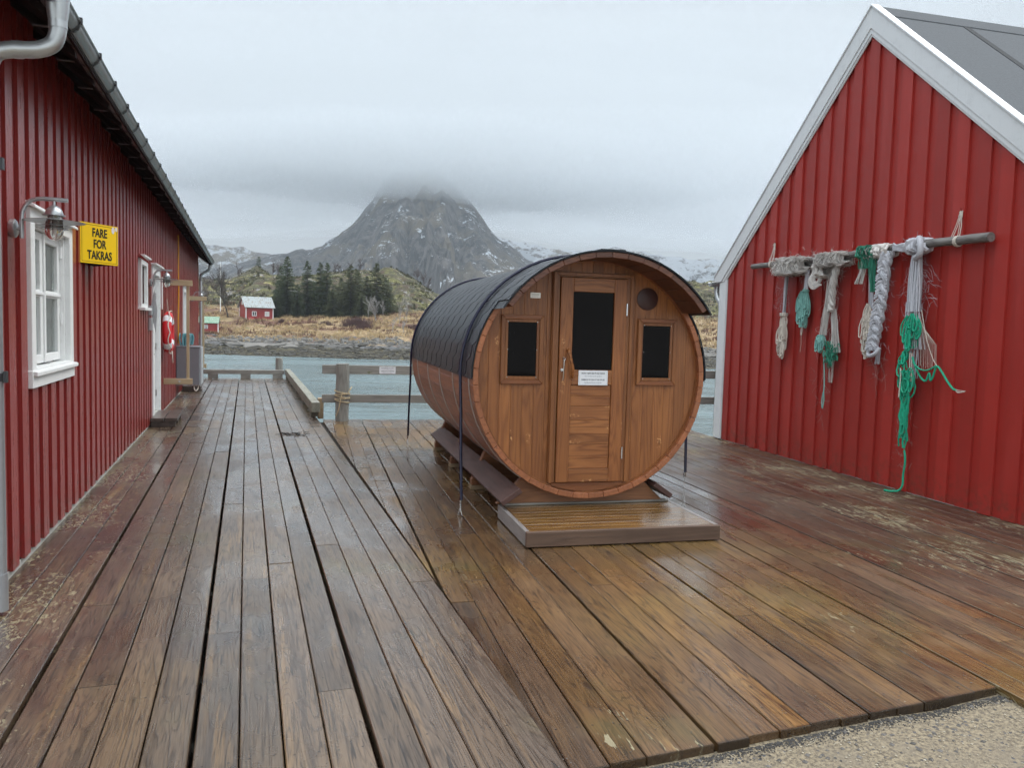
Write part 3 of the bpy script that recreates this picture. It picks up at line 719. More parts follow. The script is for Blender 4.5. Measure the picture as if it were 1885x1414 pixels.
# wall lamps
def lamp(t, label):
    L_ = thing('wall_lamp', label, 'lamp', A2W(WX + .024, t), AA, 'grey wall lamps along the dark red building')
    mb = MB(); mb.lathe([(.050, 0), (.055, .008), (.055, .03), (.045, .038)], 20, center=(0, 0, 2.11), axis=0); mb.tube([(.03, 0, 2.11), (.062, 0, 2.11)], .012, 8)
    mb.build('wall_plate', MT['zinc'], L_)
    mb = MB(); P_ = bez([(.062, 0, 2.055), (.062, 0, 2.15), (.068, 0, 2.215), (.10, 0, 2.272), (.15, 0, 2.294), (.22, 0, 2.297), (.31, 0, 2.295)], 6)
    mb.tube(P_, .0125, 10); mb.build('arm', MT['zinc'], L_)
    cx_ = .235
    mb = MB(); mb.lathe([(.008, 2.29), (.010, 2.262), (.022, 2.256), (.042, 2.236), (.050, 2.212), (.050, 2.206), (.062, 2.204), (.062, 2.199), (.05, 2.199)], 24, center=(cx_, 0, 0)); mb.build('cap', MT['zinc'], L_)
    mb = MB()
    for r0, r1, z, dz in ((.040, .168, 2.182, .018), (.045, .098, 2.148, .010), (.045, .078, 2.130, .008)):
        mb.lathe([(r0, z), (r1, z - dz), (r1, z - dz - .002), (r0, z - .003)], 32, center=(cx_, 0, 0))
    for k in range(3):
        a = 2 * pi * k / 3 + .5; mb.tube([(cx_ + .044 * cos(a), .044 * sin(a), 2.205), (cx_ + .044 * cos(a), .044 * sin(a), 2.11)], .004, 5)
    mb.build('shade', MT['gutter'], L_)
    mb = MB(); mb.lathe([(.030, 2.20), (.046, 2.16), (.050, 2.11), (.046, 2.085), (.030, 2.062), (.008, 2.052)], 20, center=(cx_, 0, 0)); mb.build('glass', MT['bulb'], L_)
    mb = MB(); mb.lathe([(.012, 2.19), (.012, 2.13), (.02, 2.11), (.012, 2.085), (.003, 2.08)], 12, center=(cx_, 0, 0)); mb.build('bulb', MT['signwhite'], L_)
    return L_
lamp(5.45, 'grey gooseneck wall lamp in front of the large four-pane window')
lamp(12.52, 'grey gooseneck wall lamp beside the nearer white door')
lamp(21.6, 'small grey wall lamp near the far downpipe')
mb = MB(); mb.box(WX + .024, WX + .07, 12.42, 12.56, 1.42, 1.60, rc()); mb.box(WX + .024, WX + .07, 12.42, 12.56, 1.64, 1.78, rc())
o = mb.build('socket_box', MT['zinc'], rz=AA, bevel=.005); tag(o, 'pair of grey socket boxes between the narrow window and the nearer door', 'socket box')
mb = MB(); mb.prism([(-.02, 2.02), (-.075, 1.72), (0, 1.38), (.02, 1.72)], 1, 0, .02); mb.tube([(-.02, .01, 2.02), (-.04, .01, 2.1)], .004, 5)
o = mb.build('metal_blade', MT['zinc'], loc=A2W(-1.26, 12.62), rz=AA); tag(o, 'flat grey kite-shaped metal piece hanging under the lamp by the nearer door', 'metal fitting')

# yellow warning sign standing out from the wall on a wedge
sg = thing('warning_sign', 'yellow board reading FARE FOR TAKRAS on the dark red wall', 'sign', A2W(-1.335, 7.545), AA)
dirs = Vector((.598, .801, 0)); nrm = Vector((.801, -.598, 0)); SW, z0, z1 = .405, 2.055, 2.400
def SP(u, z, o_=0): return dirs * u + nrm * o_ + Vector((0, 0, z))
mb = MB(); mb.hexa([SP(0, z0, -.01), SP(SW, z0, -.01), SP(0, z0, 0), SP(SW, z0, 0), SP(0, z1, -.01), SP(SW, z1, -.01), SP(0, z1, 0), SP(SW, z1, 0)])
mb.build('panel', MT['yellow'], sg, bevel=.001)
mb = MB()
e_ = .014
for (u0, u1, a, bb) in ((e_, SW - e_, z0 + e_, z0 + e_ + .003), (e_, SW - e_, z1 - e_ - .003, z1 - e_), (e_, e_ + .003, z0 + e_, z1 - e_), (SW - e_ - .003, SW - e_, z0 + e_, z1 - e_)):
    mb.hexa([SP(u0, a, .0), SP(u1, a, .0), SP(u0, a, .001), SP(u1, a, .001), SP(u0, bb, 0), SP(u1, bb, 0), SP(u0, bb, .001), SP(u1, bb, .001)])
mb.build('border_line', MT['black'], sg)
mb = MB()
for (u, z, a, bb) in ((.35, 2.365, .018, .030), (.385, 2.375, .014, .020)):
    ps = [SP(u + a * cos(k * .7), z + bb * sin(k * .7) * R.uniform(.8, 1.2), .0012) for k in range(9)]; mb.add(ps, [tuple(range(9))])
mb.build('paint_chip', MT['rust'], sg)
mb = MB(); mb.prism([(-.012, .012), (SW * .598 - .012, SW * .801 + .012), (-.012, SW * .801 + .3)], 2, z0 + .004, z1 - .004)
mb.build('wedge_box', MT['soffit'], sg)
M3 = Matrix((dirs, Vector((0, 0, 1)), nrm)).transposed().to_4x4()
for txt, zz in (('FARE', 2.318), ('FOR', 2.222), ('TAKRAS', 2.126)):
    mm = Matrix.Translation(SP(SW / 2, zz, .0015)) @ M3
    text_mesh(txt, .103, MT['black'], sg, mm, sx=.70, off=.0022)

# lifebuoy on the wall
bu = thing('lifebuoy', 'red and white lifebuoy hanging on the dark red wall', 'lifebuoy', A2W(-1.24, 14.35), AA)
mb = MB(); pts = [(0.0, .26 * cos(2 * pi * k / 32), 1.37 + .275 * sin(2 * pi * k / 32)) for k in range(32)]
mb.tube(pts, .072, 12, closed=True); mb.build('ring', MT['buoyred'], bu)
for k in (4, 12, 20, 28):
    mb = MB(); a0 = 2 * pi * (k - 1) / 32
    mb.tube([(0, .26 * cos(a0 + j * .1), 1.37 + .275 * sin(a0 + j * .1)) for j in range(5)], .0745, 12); mb.build('white_band', MT['signwhite'], bu)
mb = MB(); pts = [(.055 * (1 - .6 * abs(sin(2 * pi * k / 16))), .34 * cos(2 * pi * k / 64 * 1.0) * 1.0, 1.37 + .355 * sin(2 * pi * k / 64)) for k in range(64)]
mb.tube(pts, .009, 5, closed=True); mb.tube(bez([(.06, -.1, 1.06), (.07, -.06, .92), (.07, 0, .86), (.06, .06, .92), (.05, .1, 1.06)], 6), .008, 5)
mb.tube([(0, -.01, 1.70), (-.02, 0, 1.92)], .006, 4); mb.tube([(0, .02, 1.70), (-.02, 0, 1.92)], .006, 4)
mb.build('grab_line', MT['cream'], bu)
mb = MB(); mb.box(-.11, -.09, -.07, .07, 1.75, 2.28); mb.build('hanger_board', MT['white'], bu)
# timber frames standing out from the wall
for t, z1_, z0_, w_, lab in ((14.55, 2.21, .53, .46, 'nearer pale timber frame projecting from the wall beside the lifebuoy'), (20.0, 2.09, .50, .44, 'farther pale timber frame projecting from the wall by the grey cabinet')):
    fr = thing('timber_frame', lab, 'timber frame', A2W(WX + .024, t), AA, 'pale timber frames fixed to the wall')
    mb = MB(); mb.box(0, w_, 0, .048, z1_ - .05, z1_ + .048, rc()); mb.build('top_bar', MT['palex'], fr, bevel=.003)
    mb = MB(); mb.box(0, w_, 0, .048, z0_ - .05, z0_ + .048, rc()); mb.build('bottom_bar', MT['palex'], fr, bevel=.003)
    mb = MB(); mb.box(w_ - .10, w_ - .053, .049, .097, z0_ - .05, z1_ - .0, rc()); mb.build('upright', MT['pale'], fr, bevel=.003)
    mb = MB(); mb.lathe([(.018, 0), (.018, -.012)], 8, center=(w_ * .55, 0, z0_), axis=1); mb.build('bolt', MT['zinc'], fr)
# yellow cable, cabinet, hawser, box
mb = MB(); P_ = bez([(-1.325, 17.5, 3.30), (-1.32, 17.5, 3.0), (-1.32, 17.46, 2.6), (-1.318, 17.5, 2.1), (-1.32, 17.42, 1.6), (-1.32, 17.45, 1.1)], 8); mb.tube(P_, .013, 5)
o = mb.build('cable', MT['orange'], rz=AA); tag(o, 'orange-yellow cable running down the dark red wall behind the timber upright', 'cable')
cb = thing('cabinet', 'grey metal cabinet on the dark red wall near its far corner', 'cabinet', A2W(-1.335, 17.1), AA)
mb = MB(); mb.box(0, .43, 0, .75, .27, 1.03); mb.build('body', MT['boxgrey'], cb, bevel=.006)
mb = MB(); mb.box(.431, .47, .02, .73, .27, 1.03); mb.build('door', MT['boxlight'], cb, bevel=.004)
mb = MB(); mb.box(-.0, .45, -.01, .78, 1.032, 1.045); mb.build('lid', MT['boxgrey'], cb)
mb = MB(); mb.lathe([(.014, .46), (.014, .485)], 8, axis=0, center=(0, .2, .6)); mb.build('lock', MT['steel'], cb)
mb = MB()
for k in range(12):
    a = R.uniform(-.09, .09); c_ = R.uniform(-.12, .12)
    mb.tube(bez([(a, c_, 0), (a * 1.3, c_, .14), (a * 1.5 + .02, c_ + .03, .25), (a * 1.7 + .04, c_ + .06, .17), (a * 2, c_ + .08, .02)], 5), .014, 5)
o = mb.build('rope_coil', MT['tealrope'], loc=A2W(-1.19, 17.5, 1.047), rz=AA); tag(o, 'blue-green rope standing in loops on top of the grey cabinet', 'rope')
mb = MB(); P_ = bez([(-1.0, 17.2, .28), (-1.0, 17.12, .2), (-.97, 17.1, .15), (-.93, 17.14, .2), (-.92, 17.2, .28)], 6); mb.tube(P_, .012, 5)
o = mb.build('hose_loop', MT['cream'], rz=AA); tag(o, 'white loop of hose hanging under the grey cabinet', 'hose')
# steps of two wet planks on bearers
for t, lab, dz in ((12.52, 'wet two-plank step at the nearer white door', 0), (18.62, 'wet two-plank step at the farther white door', 0)):
    st = thing('door_step', lab, 'step', A2W(-1.335, t), AA, 'plank steps below the doors')
    for k in range(2):
        mb = MB(); mb.box(.008 + k * .186, .182 + k * .186, 0, 1.15, .085, .135, rc()); mb.build('tread', MT['wetstep'], st, bevel=.004)
    for y in (.02, .55, 1.05):
        mb = MB(); mb.box(.01, .345, y, y + .07, .002, .083, rc()); mb.build('bearer', MT['wetstep'], st, bevel=.003)

# ---------------------------------------------------------------- right red boathouse (frame B)
RB = thing('boathouse', 'bright red gabled boathouse with broad white bargeboards and grey felt roof', 'building', B2W(6.02, 7.80), AB)
HW, EV, RH = 3.11, 2.486, 5.15        # half width, eave z, ridge z (wall)
mb = MB()
def gh(y): return RH - .04 - abs(y) * (RH - EV) / HW
mb.prism([(-HW, 0.002), (-HW, gh(HW)), (0, gh(0)), (HW, gh(HW)), (HW, .002)], 0, .0, .12)
t = 2.945
while t > -HW:
    y0, y1 = t - .150, t; dx = R.uniform(-.002, .002)
    h0, h1 = gh(y0), gh(y1); zb = .004 + R.uniform(0, .006)
    mb.hexa([(-.024 + dx, y0, zb), (-.001, y0, zb), (-.024 + dx, y1, zb), (-.001, y1, zb), (-.024 + dx, y0, h0), (-.001, y0, h0), (-.024 + dx, y1, h1), (-.001, y1, h1)], rc())
    t -= .2655
mb.build('gable_wall', MT['redR'], RB)
mb = MB(); mb.box(.12, 9.0, -HW, -HW + .12, 0, EV); mb.box(.12, 9.0, HW - .12, HW, 0, EV); mb.prism([(-HW, 0), (-HW, EV), (0, RH - .05), (HW, EV), (HW, 0)], 0, 8.9, 9.02)
x = .1
while x < 8.9:
    mb.box(x, x + .15, HW + .001, HW + .024, 0.01, EV, rc()); mb.box(x, x + .15, -HW - .024, -HW - .001, 0.01, EV, rc()); x += .2655
mb.build('side_wall', MT['redR'], RB)
for ya, yb, xb in ((HW - .155, HW + .0245, -.001), (HW + .025, HW + .05, .1), (-HW - .0245, -HW + .155, -.001), (-HW - .05, -HW - .025, .1)):
    mb = MB(); mb.box(-.046, xb, ya, yb, .01, EV + .06); mb.build('corner_board', MT['trim'], RB, bevel=.004)
# roof slabs
OV = .185; k_ = (RH - EV) / HW
def rt_(y): return RH + .05 - abs(y) * k_
mb = MB()
for sg_ in (1, -1):
    mb.prism([(0, rt_(0) + .06), (sg_ * (HW + OV), rt_(HW + OV) + .06), (sg_ * (HW + OV), rt_(HW + OV)), (0, rt_(0))], 0, -.036, 9.3)
roof = mb.build('roof', MT['felt'], RB)
mb = MB()
for sg_ in (1, -1):
    for x in (1.0, 2.05, 3.1, 4.15, 5.2, 6.25, 7.3):
        mb.prism([(0, rt_(0) + .066), (sg_ * (HW + OV), rt_(HW + OV) + .066), (sg_ * (HW + OV), rt_(HW + OV) + .061), (0, rt_(0) + .061)], 0, x, x + .09)
mb.build('felt_lap', MT['felt2'], roof)
mb = MB(); mb.prism([(-.17, rt_(.17) + .072), (0, rt_(0) + .085), (.17, rt_(.17) + .072), (.17, rt_(.17) + .062), (0, rt_(0) + .066), (-.17, rt_(.17) + .062)], 0, .035, 9.3)
mb.build('ridge_cap', MT['felt'], roof)
for sg_ in (1, -1):
    def rake(y0, y1, top, bot, x0, x1, name, mat):
        mb = MB(); poly = clip([(sg_ * y0, rt_(y0) + top), (sg_ * y1, rt_(y1) + top), (sg_ * y1, rt_(y1) + bot), (sg_ * y0, rt_(y0) + bot)], 0, 1, -2.385)
        mb.prism(poly, 0, x0, x1, rc()); mb.build(name, mat, RB, bevel=.003)
    rake(0, HW + OV, .075, -.160, -.066, -.040, 'bargeboard', MT['trim'])
    rake(0, HW + OV, -.161, -.222, -.055, -.033, 'bargeboard', MT['trim'])
    rake(0, HW + OV, -.223, -.250, -.044, -.026, 'bargeboard', MT['trim'])
    rake(0, HW + OV + .01, .100, .076, -.080, .03, 'verge_cap', MT['trim'])
mb = MB(); mb.box(-.036, 9.2, HW + OV - .03, HW + OV - .002, 2.39, rt_(HW + OV) - .001); mb.box(-.034, 9.2, HW + .052, HW + OV - .031, 2.39, 2.405); mb.build('fascia', MT['trim'], RB)
# gutter and pipe at the back eave of the boathouse
gb = thing('rain_gutter', 'short grey gutter end showing past the back corner of the boathouse', 'gutter', B2W(6.02, 7.80 + HW + OV + .07), AB)
mb = MB(); n = 10; zc = 2.385
vs = [(xx, .062 * cos(pi + pi * k / n), zc + .062 * sin(pi + pi * k / n)) for xx in (-.10, 9.2) for k in range(n + 1)]
mb.add(vs, [(k, k + 1, n + 2 + k, n + 1 + k) for k in range(n)], smooth=True); mb.add([(p[0], p[1] * .95, zc + (p[2] - zc) * .95) for p in vs], [(n + 1 + k, n + 2 + k, k + 1, k) for k in range(n)] + [tuple(range(n + 1))], smooth=True)
mb.tube([(-.10, -.062, zc), (9.2, -.062, zc)], .008, 6); mb.tube([(-.10, .062, zc), (9.2, .062, zc)], .008, 6)
mb.build('trough', MT['zinc'], gb)
mb = MB(); mb.tube(bez([(.02, 0, zc - .05), (.02, 0, zc - .13), (.02, -.04, zc - .22), (.02, -.12, zc - .30), (.02, -.16, zc - .40), (.02, -.165, zc - .55), (.02, -.165, .1)], 6), .042, 12); mb.build('outlet_pipe', MT['zinc'], gb)
# bit of dormer trim peeping over the far slope
dm = thing('dormer_trim', 'small white trim board and gutter end peeping above the left slope of the boathouse roof', 'dormer', B2W(7.3, 10.0), AB)
mb = MB(); mb.box(0, 1.8, 0, .035, 3.52, 3.83); mb.box(-.1, 1.9, -.02, .06, 3.83, 3.86); mb.build('trim_board', MT['trim'], dm)
mb = MB(); mb.tube([(-.12, .2, 3.62), (1.8, .2, 3.62)], .05, 10); mb.build('gutter_end', MT['zinc'], dm)
mb = MB(); mb.box(.05, 1.8, .04, .5, 2.9, 3.5); mb.build('cheek', MT['redR'], dm)

# ---------------------------------------------------------------- kerb beams, posts and railing
be = thing('kerb_beam', 'grey timber kerb beam across the far end of the walkway', 'kerb beam', A2W(-1.25, 23.02), AA, 'timber kerb beams round the walkway')
mb = MB(); mb.box(0, 2.27, 0, .14, .115, .235, rc()); mb.build('beam', MT['greyx'], be, bevel=.006)
for x in (.25, 1.1, 1.95):
    mb = MB(); mb.box(x, x + .26, .01, .13, .002, .113, rc()); mb.build('spacer_block', MT['greyx'], be)
be = thing('kerb_beam', 'grey timber kerb beam along the right edge of the walkway', 'kerb beam', A2W(1.03, 13.45), AA, 'timber kerb beams round the walkway')
mb = MB(); mb.box(0, .14, 0, 9.6, .10, .27, rc()); mb.build('beam', MT['greyy'], be, bevel=.006)
for y in (.25, 2.4, 4.6, 6.8, 9.0):
    mb = MB(); mb.box(.01, .13, y, y + .3, .002, .098, rc()); mb.build('spacer_block', MT['greyy'], be)
mb = MB(); mb.box(.142, .23, .35, .55, -.05, .30, rc()); mb.build('cleat', MT['paleblock'], be)
mb = MB(); mb.lathe([(.10, -3.6), (.10, .50), (.095, .575), (.02, .58)], 12)
o = mb.build('mooring_post', MT['grey'], loc=A2W(.88, 23.27), rz=AA); tag(o, 'short grey mooring post at the far corner of the walkway', 'post')
fe = thing('railing', 'grey two-rail timber railing with a thick round post along the water', 'railing', B2W(.12, 13.3), AB)
for z0, z1 in ((.762, .912), (.285, .420)):
    mb = MB(); mb.box(0, 3.7, 0, .045, z0, z1, rc()); mb.box(3.703, 9.0, 0, .045, z0 - .004, z1 - .004, rc()); mb.build('rail', MT['greyx'], fe, bevel=.004)
for x in (.325, 3.7, 7.2):
    mb = MB()
    mb.tube([(x + .01 * noise.noise((k, x, 0)), -.10, -.02 + .12 * k) for k in range(9)], [.108 + .004 * noise.noise((k * .9, x, 4)) for k in range(9)], 16); mb.build('post', MT['grey'], fe)
sn = thing('notice', 'small white bathing notice fixed to the top rail of the railing', 'notice', B2W(.12 + .93, 13.295), AB, 'white bathing notices')
mb = MB(); mb.box(0, .27, -.006, 0, .775, .895); mb.build('plate', MT['signwhite'], sn)
LINES = [('BADING I SJØEN SKJER PÅ EGET ANSVAR', .0, 1.0, 1), ('Stor forskjell på flo og fjære', 1, .9, 0), ('SWIMMING IN THE OCEAN AT YOUR OWN RISK', 2.35, 1.0, 1), ('Big difference from low to high tide', 3.35, .9, 0)]
def notice_text(root, w_, h_, x, z, y):
    mm0 = Matrix(((1, 0, 0), (0, 0, -1), (0, 1, 0))).to_4x4()
    for s_, ln, k, bold in LINES:
        t_ = text_mesh(s_, h_ * .145 * k, MT['ink'] if bold else MT['inkgrey'], root, Matrix.Translation((x + w_ / 2, y, z + h_ * (.80 - .185 * ln))) @ mm0, sx=1.0, off=.0 if not bold else h_ * .0025, extr=.0003)
        xs = [v.co.x for v in t_.data.vertices]; wd = max(xs) - min(xs); tgt = w_ * (.80 if bold else .58)
        t_.data.transform(Matrix.Translation((x + w_ / 2, 0, 0)) @ Matrix.Diagonal((tgt / wd, 1, 1, 1)) @ Matrix.Translation((-(x + w_ / 2), 0, 0)))
notice_text(sn, .27, .12, 0, .775, -.0063)
# rope wound round the post
mb = MB(); pts = []
for k in range(150):
    a = k * .22; pts.append((.122 * cos(a), .122 * sin(a), .50 - .19 * k / 150 + .03 * sin(a * .5 + 1)))
mb.tube(pts, .0085, 5); mb.tube(bez([(0, -.125, .48), (-.03, -.13, .36), (-.06, -.125, .2), (-.10, -.09, .08)], 6), .008, 5)
mb.tube(bez([(.12, -.02, .50), (.15, -.03, .56), (.13, -.08, .53), (.09, -.1, .47)], 5), .008, 5)
o = mb.build('mooring_rope', MT['yrope'], loc=B2W(.12 + .325, 13.2), rz=AB); tag(o, 'faded yellow rope wound round the thick railing post', 'rope')
# scrap of seaweed on the boards
mb = MB()
for _ in range(26):
    x, y = R.gauss(0, .10), R.gauss(0, .09); a = R.uniform(0, 6.3); p = [(x, y, .006)]
    for k in range(4): a += R.uniform(-.9, .9); p.append((p[-1][0] + .03 * cos(a), p[-1][1] + .03 * sin(a), .006 + R.uniform(0, .012)))
    mb.tube(p, .005, 4)
o = mb.build('seaweed', MT['seaweed'], loc=A2W(.62, 11.55), rz=AA); tag(o, 'scrap of dark seaweed lying on the walkway boards', 'seaweed')

# ---------------------------------------------------------------- barrel sauna (frame B, root under its front centre)
SX, SZ, RO = 2.25, 1.20, 1.018
SA = thing('barrel_sauna', 'round wooden barrel sauna with black shingle roof and glazed door', 'sauna', B2W(SX, 6.20), AB)
TF, TO, TB = 0.0, -.36, 4.12
def cyl(r, a, y): return (r * cos(a), y, SZ + r * sin(a))
NS = 46; th = .045
mb = MB(); mo = MB()
for k in range(NS):
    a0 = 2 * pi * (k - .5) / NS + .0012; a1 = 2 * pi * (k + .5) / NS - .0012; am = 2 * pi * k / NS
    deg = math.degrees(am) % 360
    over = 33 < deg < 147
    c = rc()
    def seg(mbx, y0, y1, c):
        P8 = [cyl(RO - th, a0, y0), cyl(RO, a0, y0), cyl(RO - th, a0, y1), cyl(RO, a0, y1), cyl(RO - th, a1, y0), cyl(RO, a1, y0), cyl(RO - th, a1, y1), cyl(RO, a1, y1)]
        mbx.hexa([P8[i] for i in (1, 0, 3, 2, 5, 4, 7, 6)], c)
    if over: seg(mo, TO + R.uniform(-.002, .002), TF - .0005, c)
    cuts = [TF + R.uniform(-.003, .003)]
    if not (0 <= deg <= 180):
        y = TF + R.uniform(.5, 1.3)
        while y < TB - .4: cuts.append(y); y += R.uniform(.9, 1.5)
    cuts.append(TB)
    for i in range(len(cuts) - 1): seg(mb, cuts[i] + (.001 if i else 0), cuts[i + 1] - .001, c if i == 0 else rc())
mb.build('barrel_staves', MT['stave'], SA, bevel=.003)
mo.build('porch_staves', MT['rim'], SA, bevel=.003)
# interlocking shingle tabs in courses along the barrel, over the top half only
mb = MB(); RS = RO + .004; na = 40
NR = 12; step = (pi / 2 + .02) / NR; tabw = .335; sh = .115
for side in (0, 1):
    for r_ in range(NR):
        aT = pi / 2 + step * r_; aB = aT + step
        j = -6
        while j < 16:
            c0 = j * tabw + r_ * sh - .02; j += 1
            gp = .016
            def tile(ylo):
                pts = [(c0 + gp, aT), (c0 + tabw - gp, aT), (c0 + tabw - gp, aB - step * .30), (c0 + tabw + sh - gp, aB), (c0 + sh + gp, aB), (c0 + gp, aB - step * .30)]
                for (A_, B_, C_) in ((1, 0, -ylo), (-1, 0, TB + .012)): pts = clip(pts, A_, B_, C_) if pts else pts
                return pts
            lim = rad(147.5)
            if aB <= lim + .03: poly = tile(TO - .012)
            else: poly = tile(TF - .008)
            if len(poly) < 3: continue
            if aB > lim - .02 and aT < lim and aB <= lim + .03: poly = clip(poly, 0, -1, lim)
            c = rc(); vt = []; vb_ = []
            for (yy, aa) in poly:
                f_ = (aa - aT) / step; rr = RS + .009
                a2 = aa if side == 0 else pi - aa
                vt.append(cyl(rr, a2, yy)); vb_.append(cyl(RS - .001, a2, yy))
            n_ = len(poly); f1 = tuple(range(n_)); fs = [f1 if side else f1[::-1]]
            for q in range(n_): fs.append((q, n_ + q, n_ + (q + 1) % n_, (q + 1) % n_) if side else (q, (q + 1) % n_, n_ + (q + 1) % n_, n_ + q))
            mb.add(vt + vb_, fs, c)
# ridge and backing sheet
vs = []
for y in (TF - .0, TB + .012):
    for k in range(na + 1): vs.append(cyl(RS, pi * k / na, y))
mb.add(vs, [(k, k + 1, na + 2 + k, na + 1 + k) for k in range(na)], (-.9, .3, .3))
vs = []
for y in (TO - .012, TF + .01):
    for k in range(na + 1): vs.append(cyl(RS - .0005, rad(32.5) + rad(115) * k / na, y))
mb.add(vs, [(k, k + 1, na + 2 + k, na + 1 + k) for k in range(na)], (-.9, .3, .3))
vs = []
for y0_, a0, a1 in ((TO - .012, rad(32.5), rad(147.5)), (TF - .008, 0, rad(32.5)), (TF - .008, rad(147.5), pi)):
    vs = []
    for rr in (RO + .002, RS + .011):
        for k in range(21): vs.append(cyl(rr, a0 + (a1 - a0) * k / 20, y0_))
    mb.add(vs, [(k, k + 1, 22 + k, 21 + k) for k in range(20)], (.3, .3, .3))
y = -.37
while y < TB:
    if y >= -.01 or True:
        y1 = min(y + .33, TB + .012); mb.hexa([(-.11, y, SZ + RS + .006), (.11, y, SZ + RS + .006), (-.11, y1, SZ + RS + .002), (.11, y1, SZ + RS + .002), (-.10, y, SZ + RS + .014), (.10, y, SZ + RS + .014), (-.10, y1, SZ + RS + .008), (.10, y1, SZ + RS + .008)], rc())
    y += .3
mb.build('shingle_roof', MT['shingle'], SA)
# steel hoops on the lower half
for y in (.16, .95, 1.75, 2.6, 3.5):
    mb = MB(); vs = []; n = 40
    for k in range(n + 1):
        a = -pi * k / n
        for rr, yy in ((RO + .001, -.012), (RO + .007, -.012), (RO + .007, .012), (RO + .001, .012)): vs.append(cyl(rr, a, y + yy))
    mb.add(vs, [(4 * k + i, 4 * k + (i + 1) % 4, 4 * k + 4 + (i + 1) % 4, 4 * k + 4 + i) for k in range(n) for i in range(4)]); mb.build('hoop', MT['band'], SA)
# end walls of vertical boards
def disc_boards(y0, y1, mat, name, step=.097, cut=None):
    mb = MB(); rr = RO - th + .006; x = -rr
    while x < rr:
        xa, xb = x + .0004, min(x + step - .0004, rr)
        N_ = 4; up_ = [(xa + (xb - xa) * k / N_) for k in range(N_ + 1)]
        hs = [sqrt(max(rr * rr - q * q, 0)) for q in up_]
        for zlo, zhi in ((-1, 1),):
            poly = [(q, SZ - h) for q, h in zip(up_, hs)] + [(q, SZ + h) for q, h in zip(up_[::-1], hs[::-1])]
            c = rc(); dz = R.uniform(-.001, .001)
            mb.prism(poly, 1, y0 + dz, y1, c)
        x += step
    return mb.build(name, mat, SA, bevel=.0018)
disc_boards(.05, .09, MT['front'], 'front_wall')
disc_boards(TB - .09, TB - .05, MT['front'], 'back_wall')
FY = .05           # face of the front wall
mb = MB(); n = 60; vs = []
for k in range(n + 1):
    a = rad(180) + rad(180) * k / n
    for rr, yy in ((RO - th - .016, FY - .012), (RO - th + .001, FY - .012), (RO - th + .001, FY), (RO - th - .016, FY)): vs.append(cyl(rr, a, yy))
mb.add(vs, [(4 * k + i, 4 * k + (i + 1) % 4, 4 * k + 4 + (i + 1) % 4, 4 * k + 4 + i) for k in range(n) for i in range(4)]); mb.build('edge_bead', MT['trimwood'], SA)
# door (x is s - 2.25)
DR = thing('door', None, None, (0, FY, 0)); DR.parent = SA
mb = MB()
mb.box(-.362, -.300, -.030, 0, .32, 2.075, rc()); mb.box(.285, .345, -.030, 0, .32, 2.075, rc()); mb.box(-.2995, .2845, -.030, 0, 2.035, 2.075, rc())
mb.build('frame', MT['trimwood'], DR, bevel=.003)
mb = MB(); mb.box(-.355, -.325, -.042, -.031, .32, 2.07, rc()); mb.box(.318, .343, -.042, -.031, .32, 2.07, rc()); mb.box(-.324, .317, -.042, -.031, 2.046, 2.07, rc()); mb.build('moulding', MT['trimwood'], DR, bevel=.002)
mb = MB(); X0, X1, Z0, Z1 = -.296, .281, .325, 2.030
mb.box(X0, -.187, -.048, -.008, Z0, Z1, rc()); mb.build('stile', MT['front'], DR, bevel=.003); mb = MB(); mb.box(.172, X1, -.048, -.008, Z0, Z1, rc()); mb.build('stile', MT['front'], DR, bevel=.003)
mb = MB()

for za, zb_ in ((1.915, Z1), (1.145, 1.268), (Z0, .435)):
    mb = MB(); mb.box(-.186, .171, -.047, -.008, za, zb_, rc()); mb.build('rail', MT['frontx'], DR, bevel=.003)
mb = MB(); z = .437
while z < 1.14:
    h_ = min(R.choice((.085, .11, .12)), 1.143 - z); mb.box(-.185, .170, -.034, -.012, z, z + h_ - .0015, rc()); z += h_
mb.build('lower_panel', MT['frontx'], DR, bevel=.002)
mb = MB(); mb.box(-.186, .171, -.030, -.024, 1.269, 1.914); mb.build('glass', MT['glass'], DR)
mb = MB(); mb.tube(bez([(-.222, -.055, 1.437), (-.222, -.085, 1.42), (-.206, -.098, 1.34), (-.190, -.095, 1.28), (-.183, -.080, 1.225), (-.182, -.055, 1.205)], 6), [.013] * 31, 8)
for p in ((-.222, -.05, 1.437), (-.182, -.05, 1.208)): mb.lathe([(.017, -.012), (.017, .004)], 10, center=p, axis=1)
mb.build('handle', MT['frontx'], DR)
mb = MB(); mb.tube([(-.255, -.06, 1.352), (-.262, -.062, 1.19), (-.272, -.058, 1.185)], .0045, 6); mb.tube([(-.255 + .010 * cos(a * .6), -.06, 1.36 + .010 * sin(a * .6)) for a in range(11)], .003, 5, closed=True)
mb.lathe([(.012, -.056), (.012, -.048)], 10, center=(-.272, 0, 1.268), axis=1); mb.lathe([(.008, -.064), (.008, -.056)], 10, center=(-.270, 0, 1.268), axis=1); mb.build('hook_latch', MT['steel'], DR)
for z in (1.78, .57):
    mb = MB(); mb.lathe([(.0085, z - .05), (.0085, z + .05)], 10, center=(.284, -.053, 0)); mb.build('hinge', MT['steel'], DR)
mb = MB(); mb.box(-.325, .310, -.012, 0, .235, .315, rc()); mb.build('threshold_board', MT['trimx'], SA, loc=(0, FY, 0), bevel=.003)
nt = thing('notice', 'white bathing notice screwed to the sauna door', 'notice', B2W(2.125, 6.20 + FY - .050), AB, 'white bathing notices')
mb = MB(); mb.box(0, .258, -.004, 0, 1.142, 1.266); mb.build('plate', MT['signwhite'], nt, bevel=.001)
notice_text(nt, .258, .124, 0, 1.142, -.0043)
mb = MB()
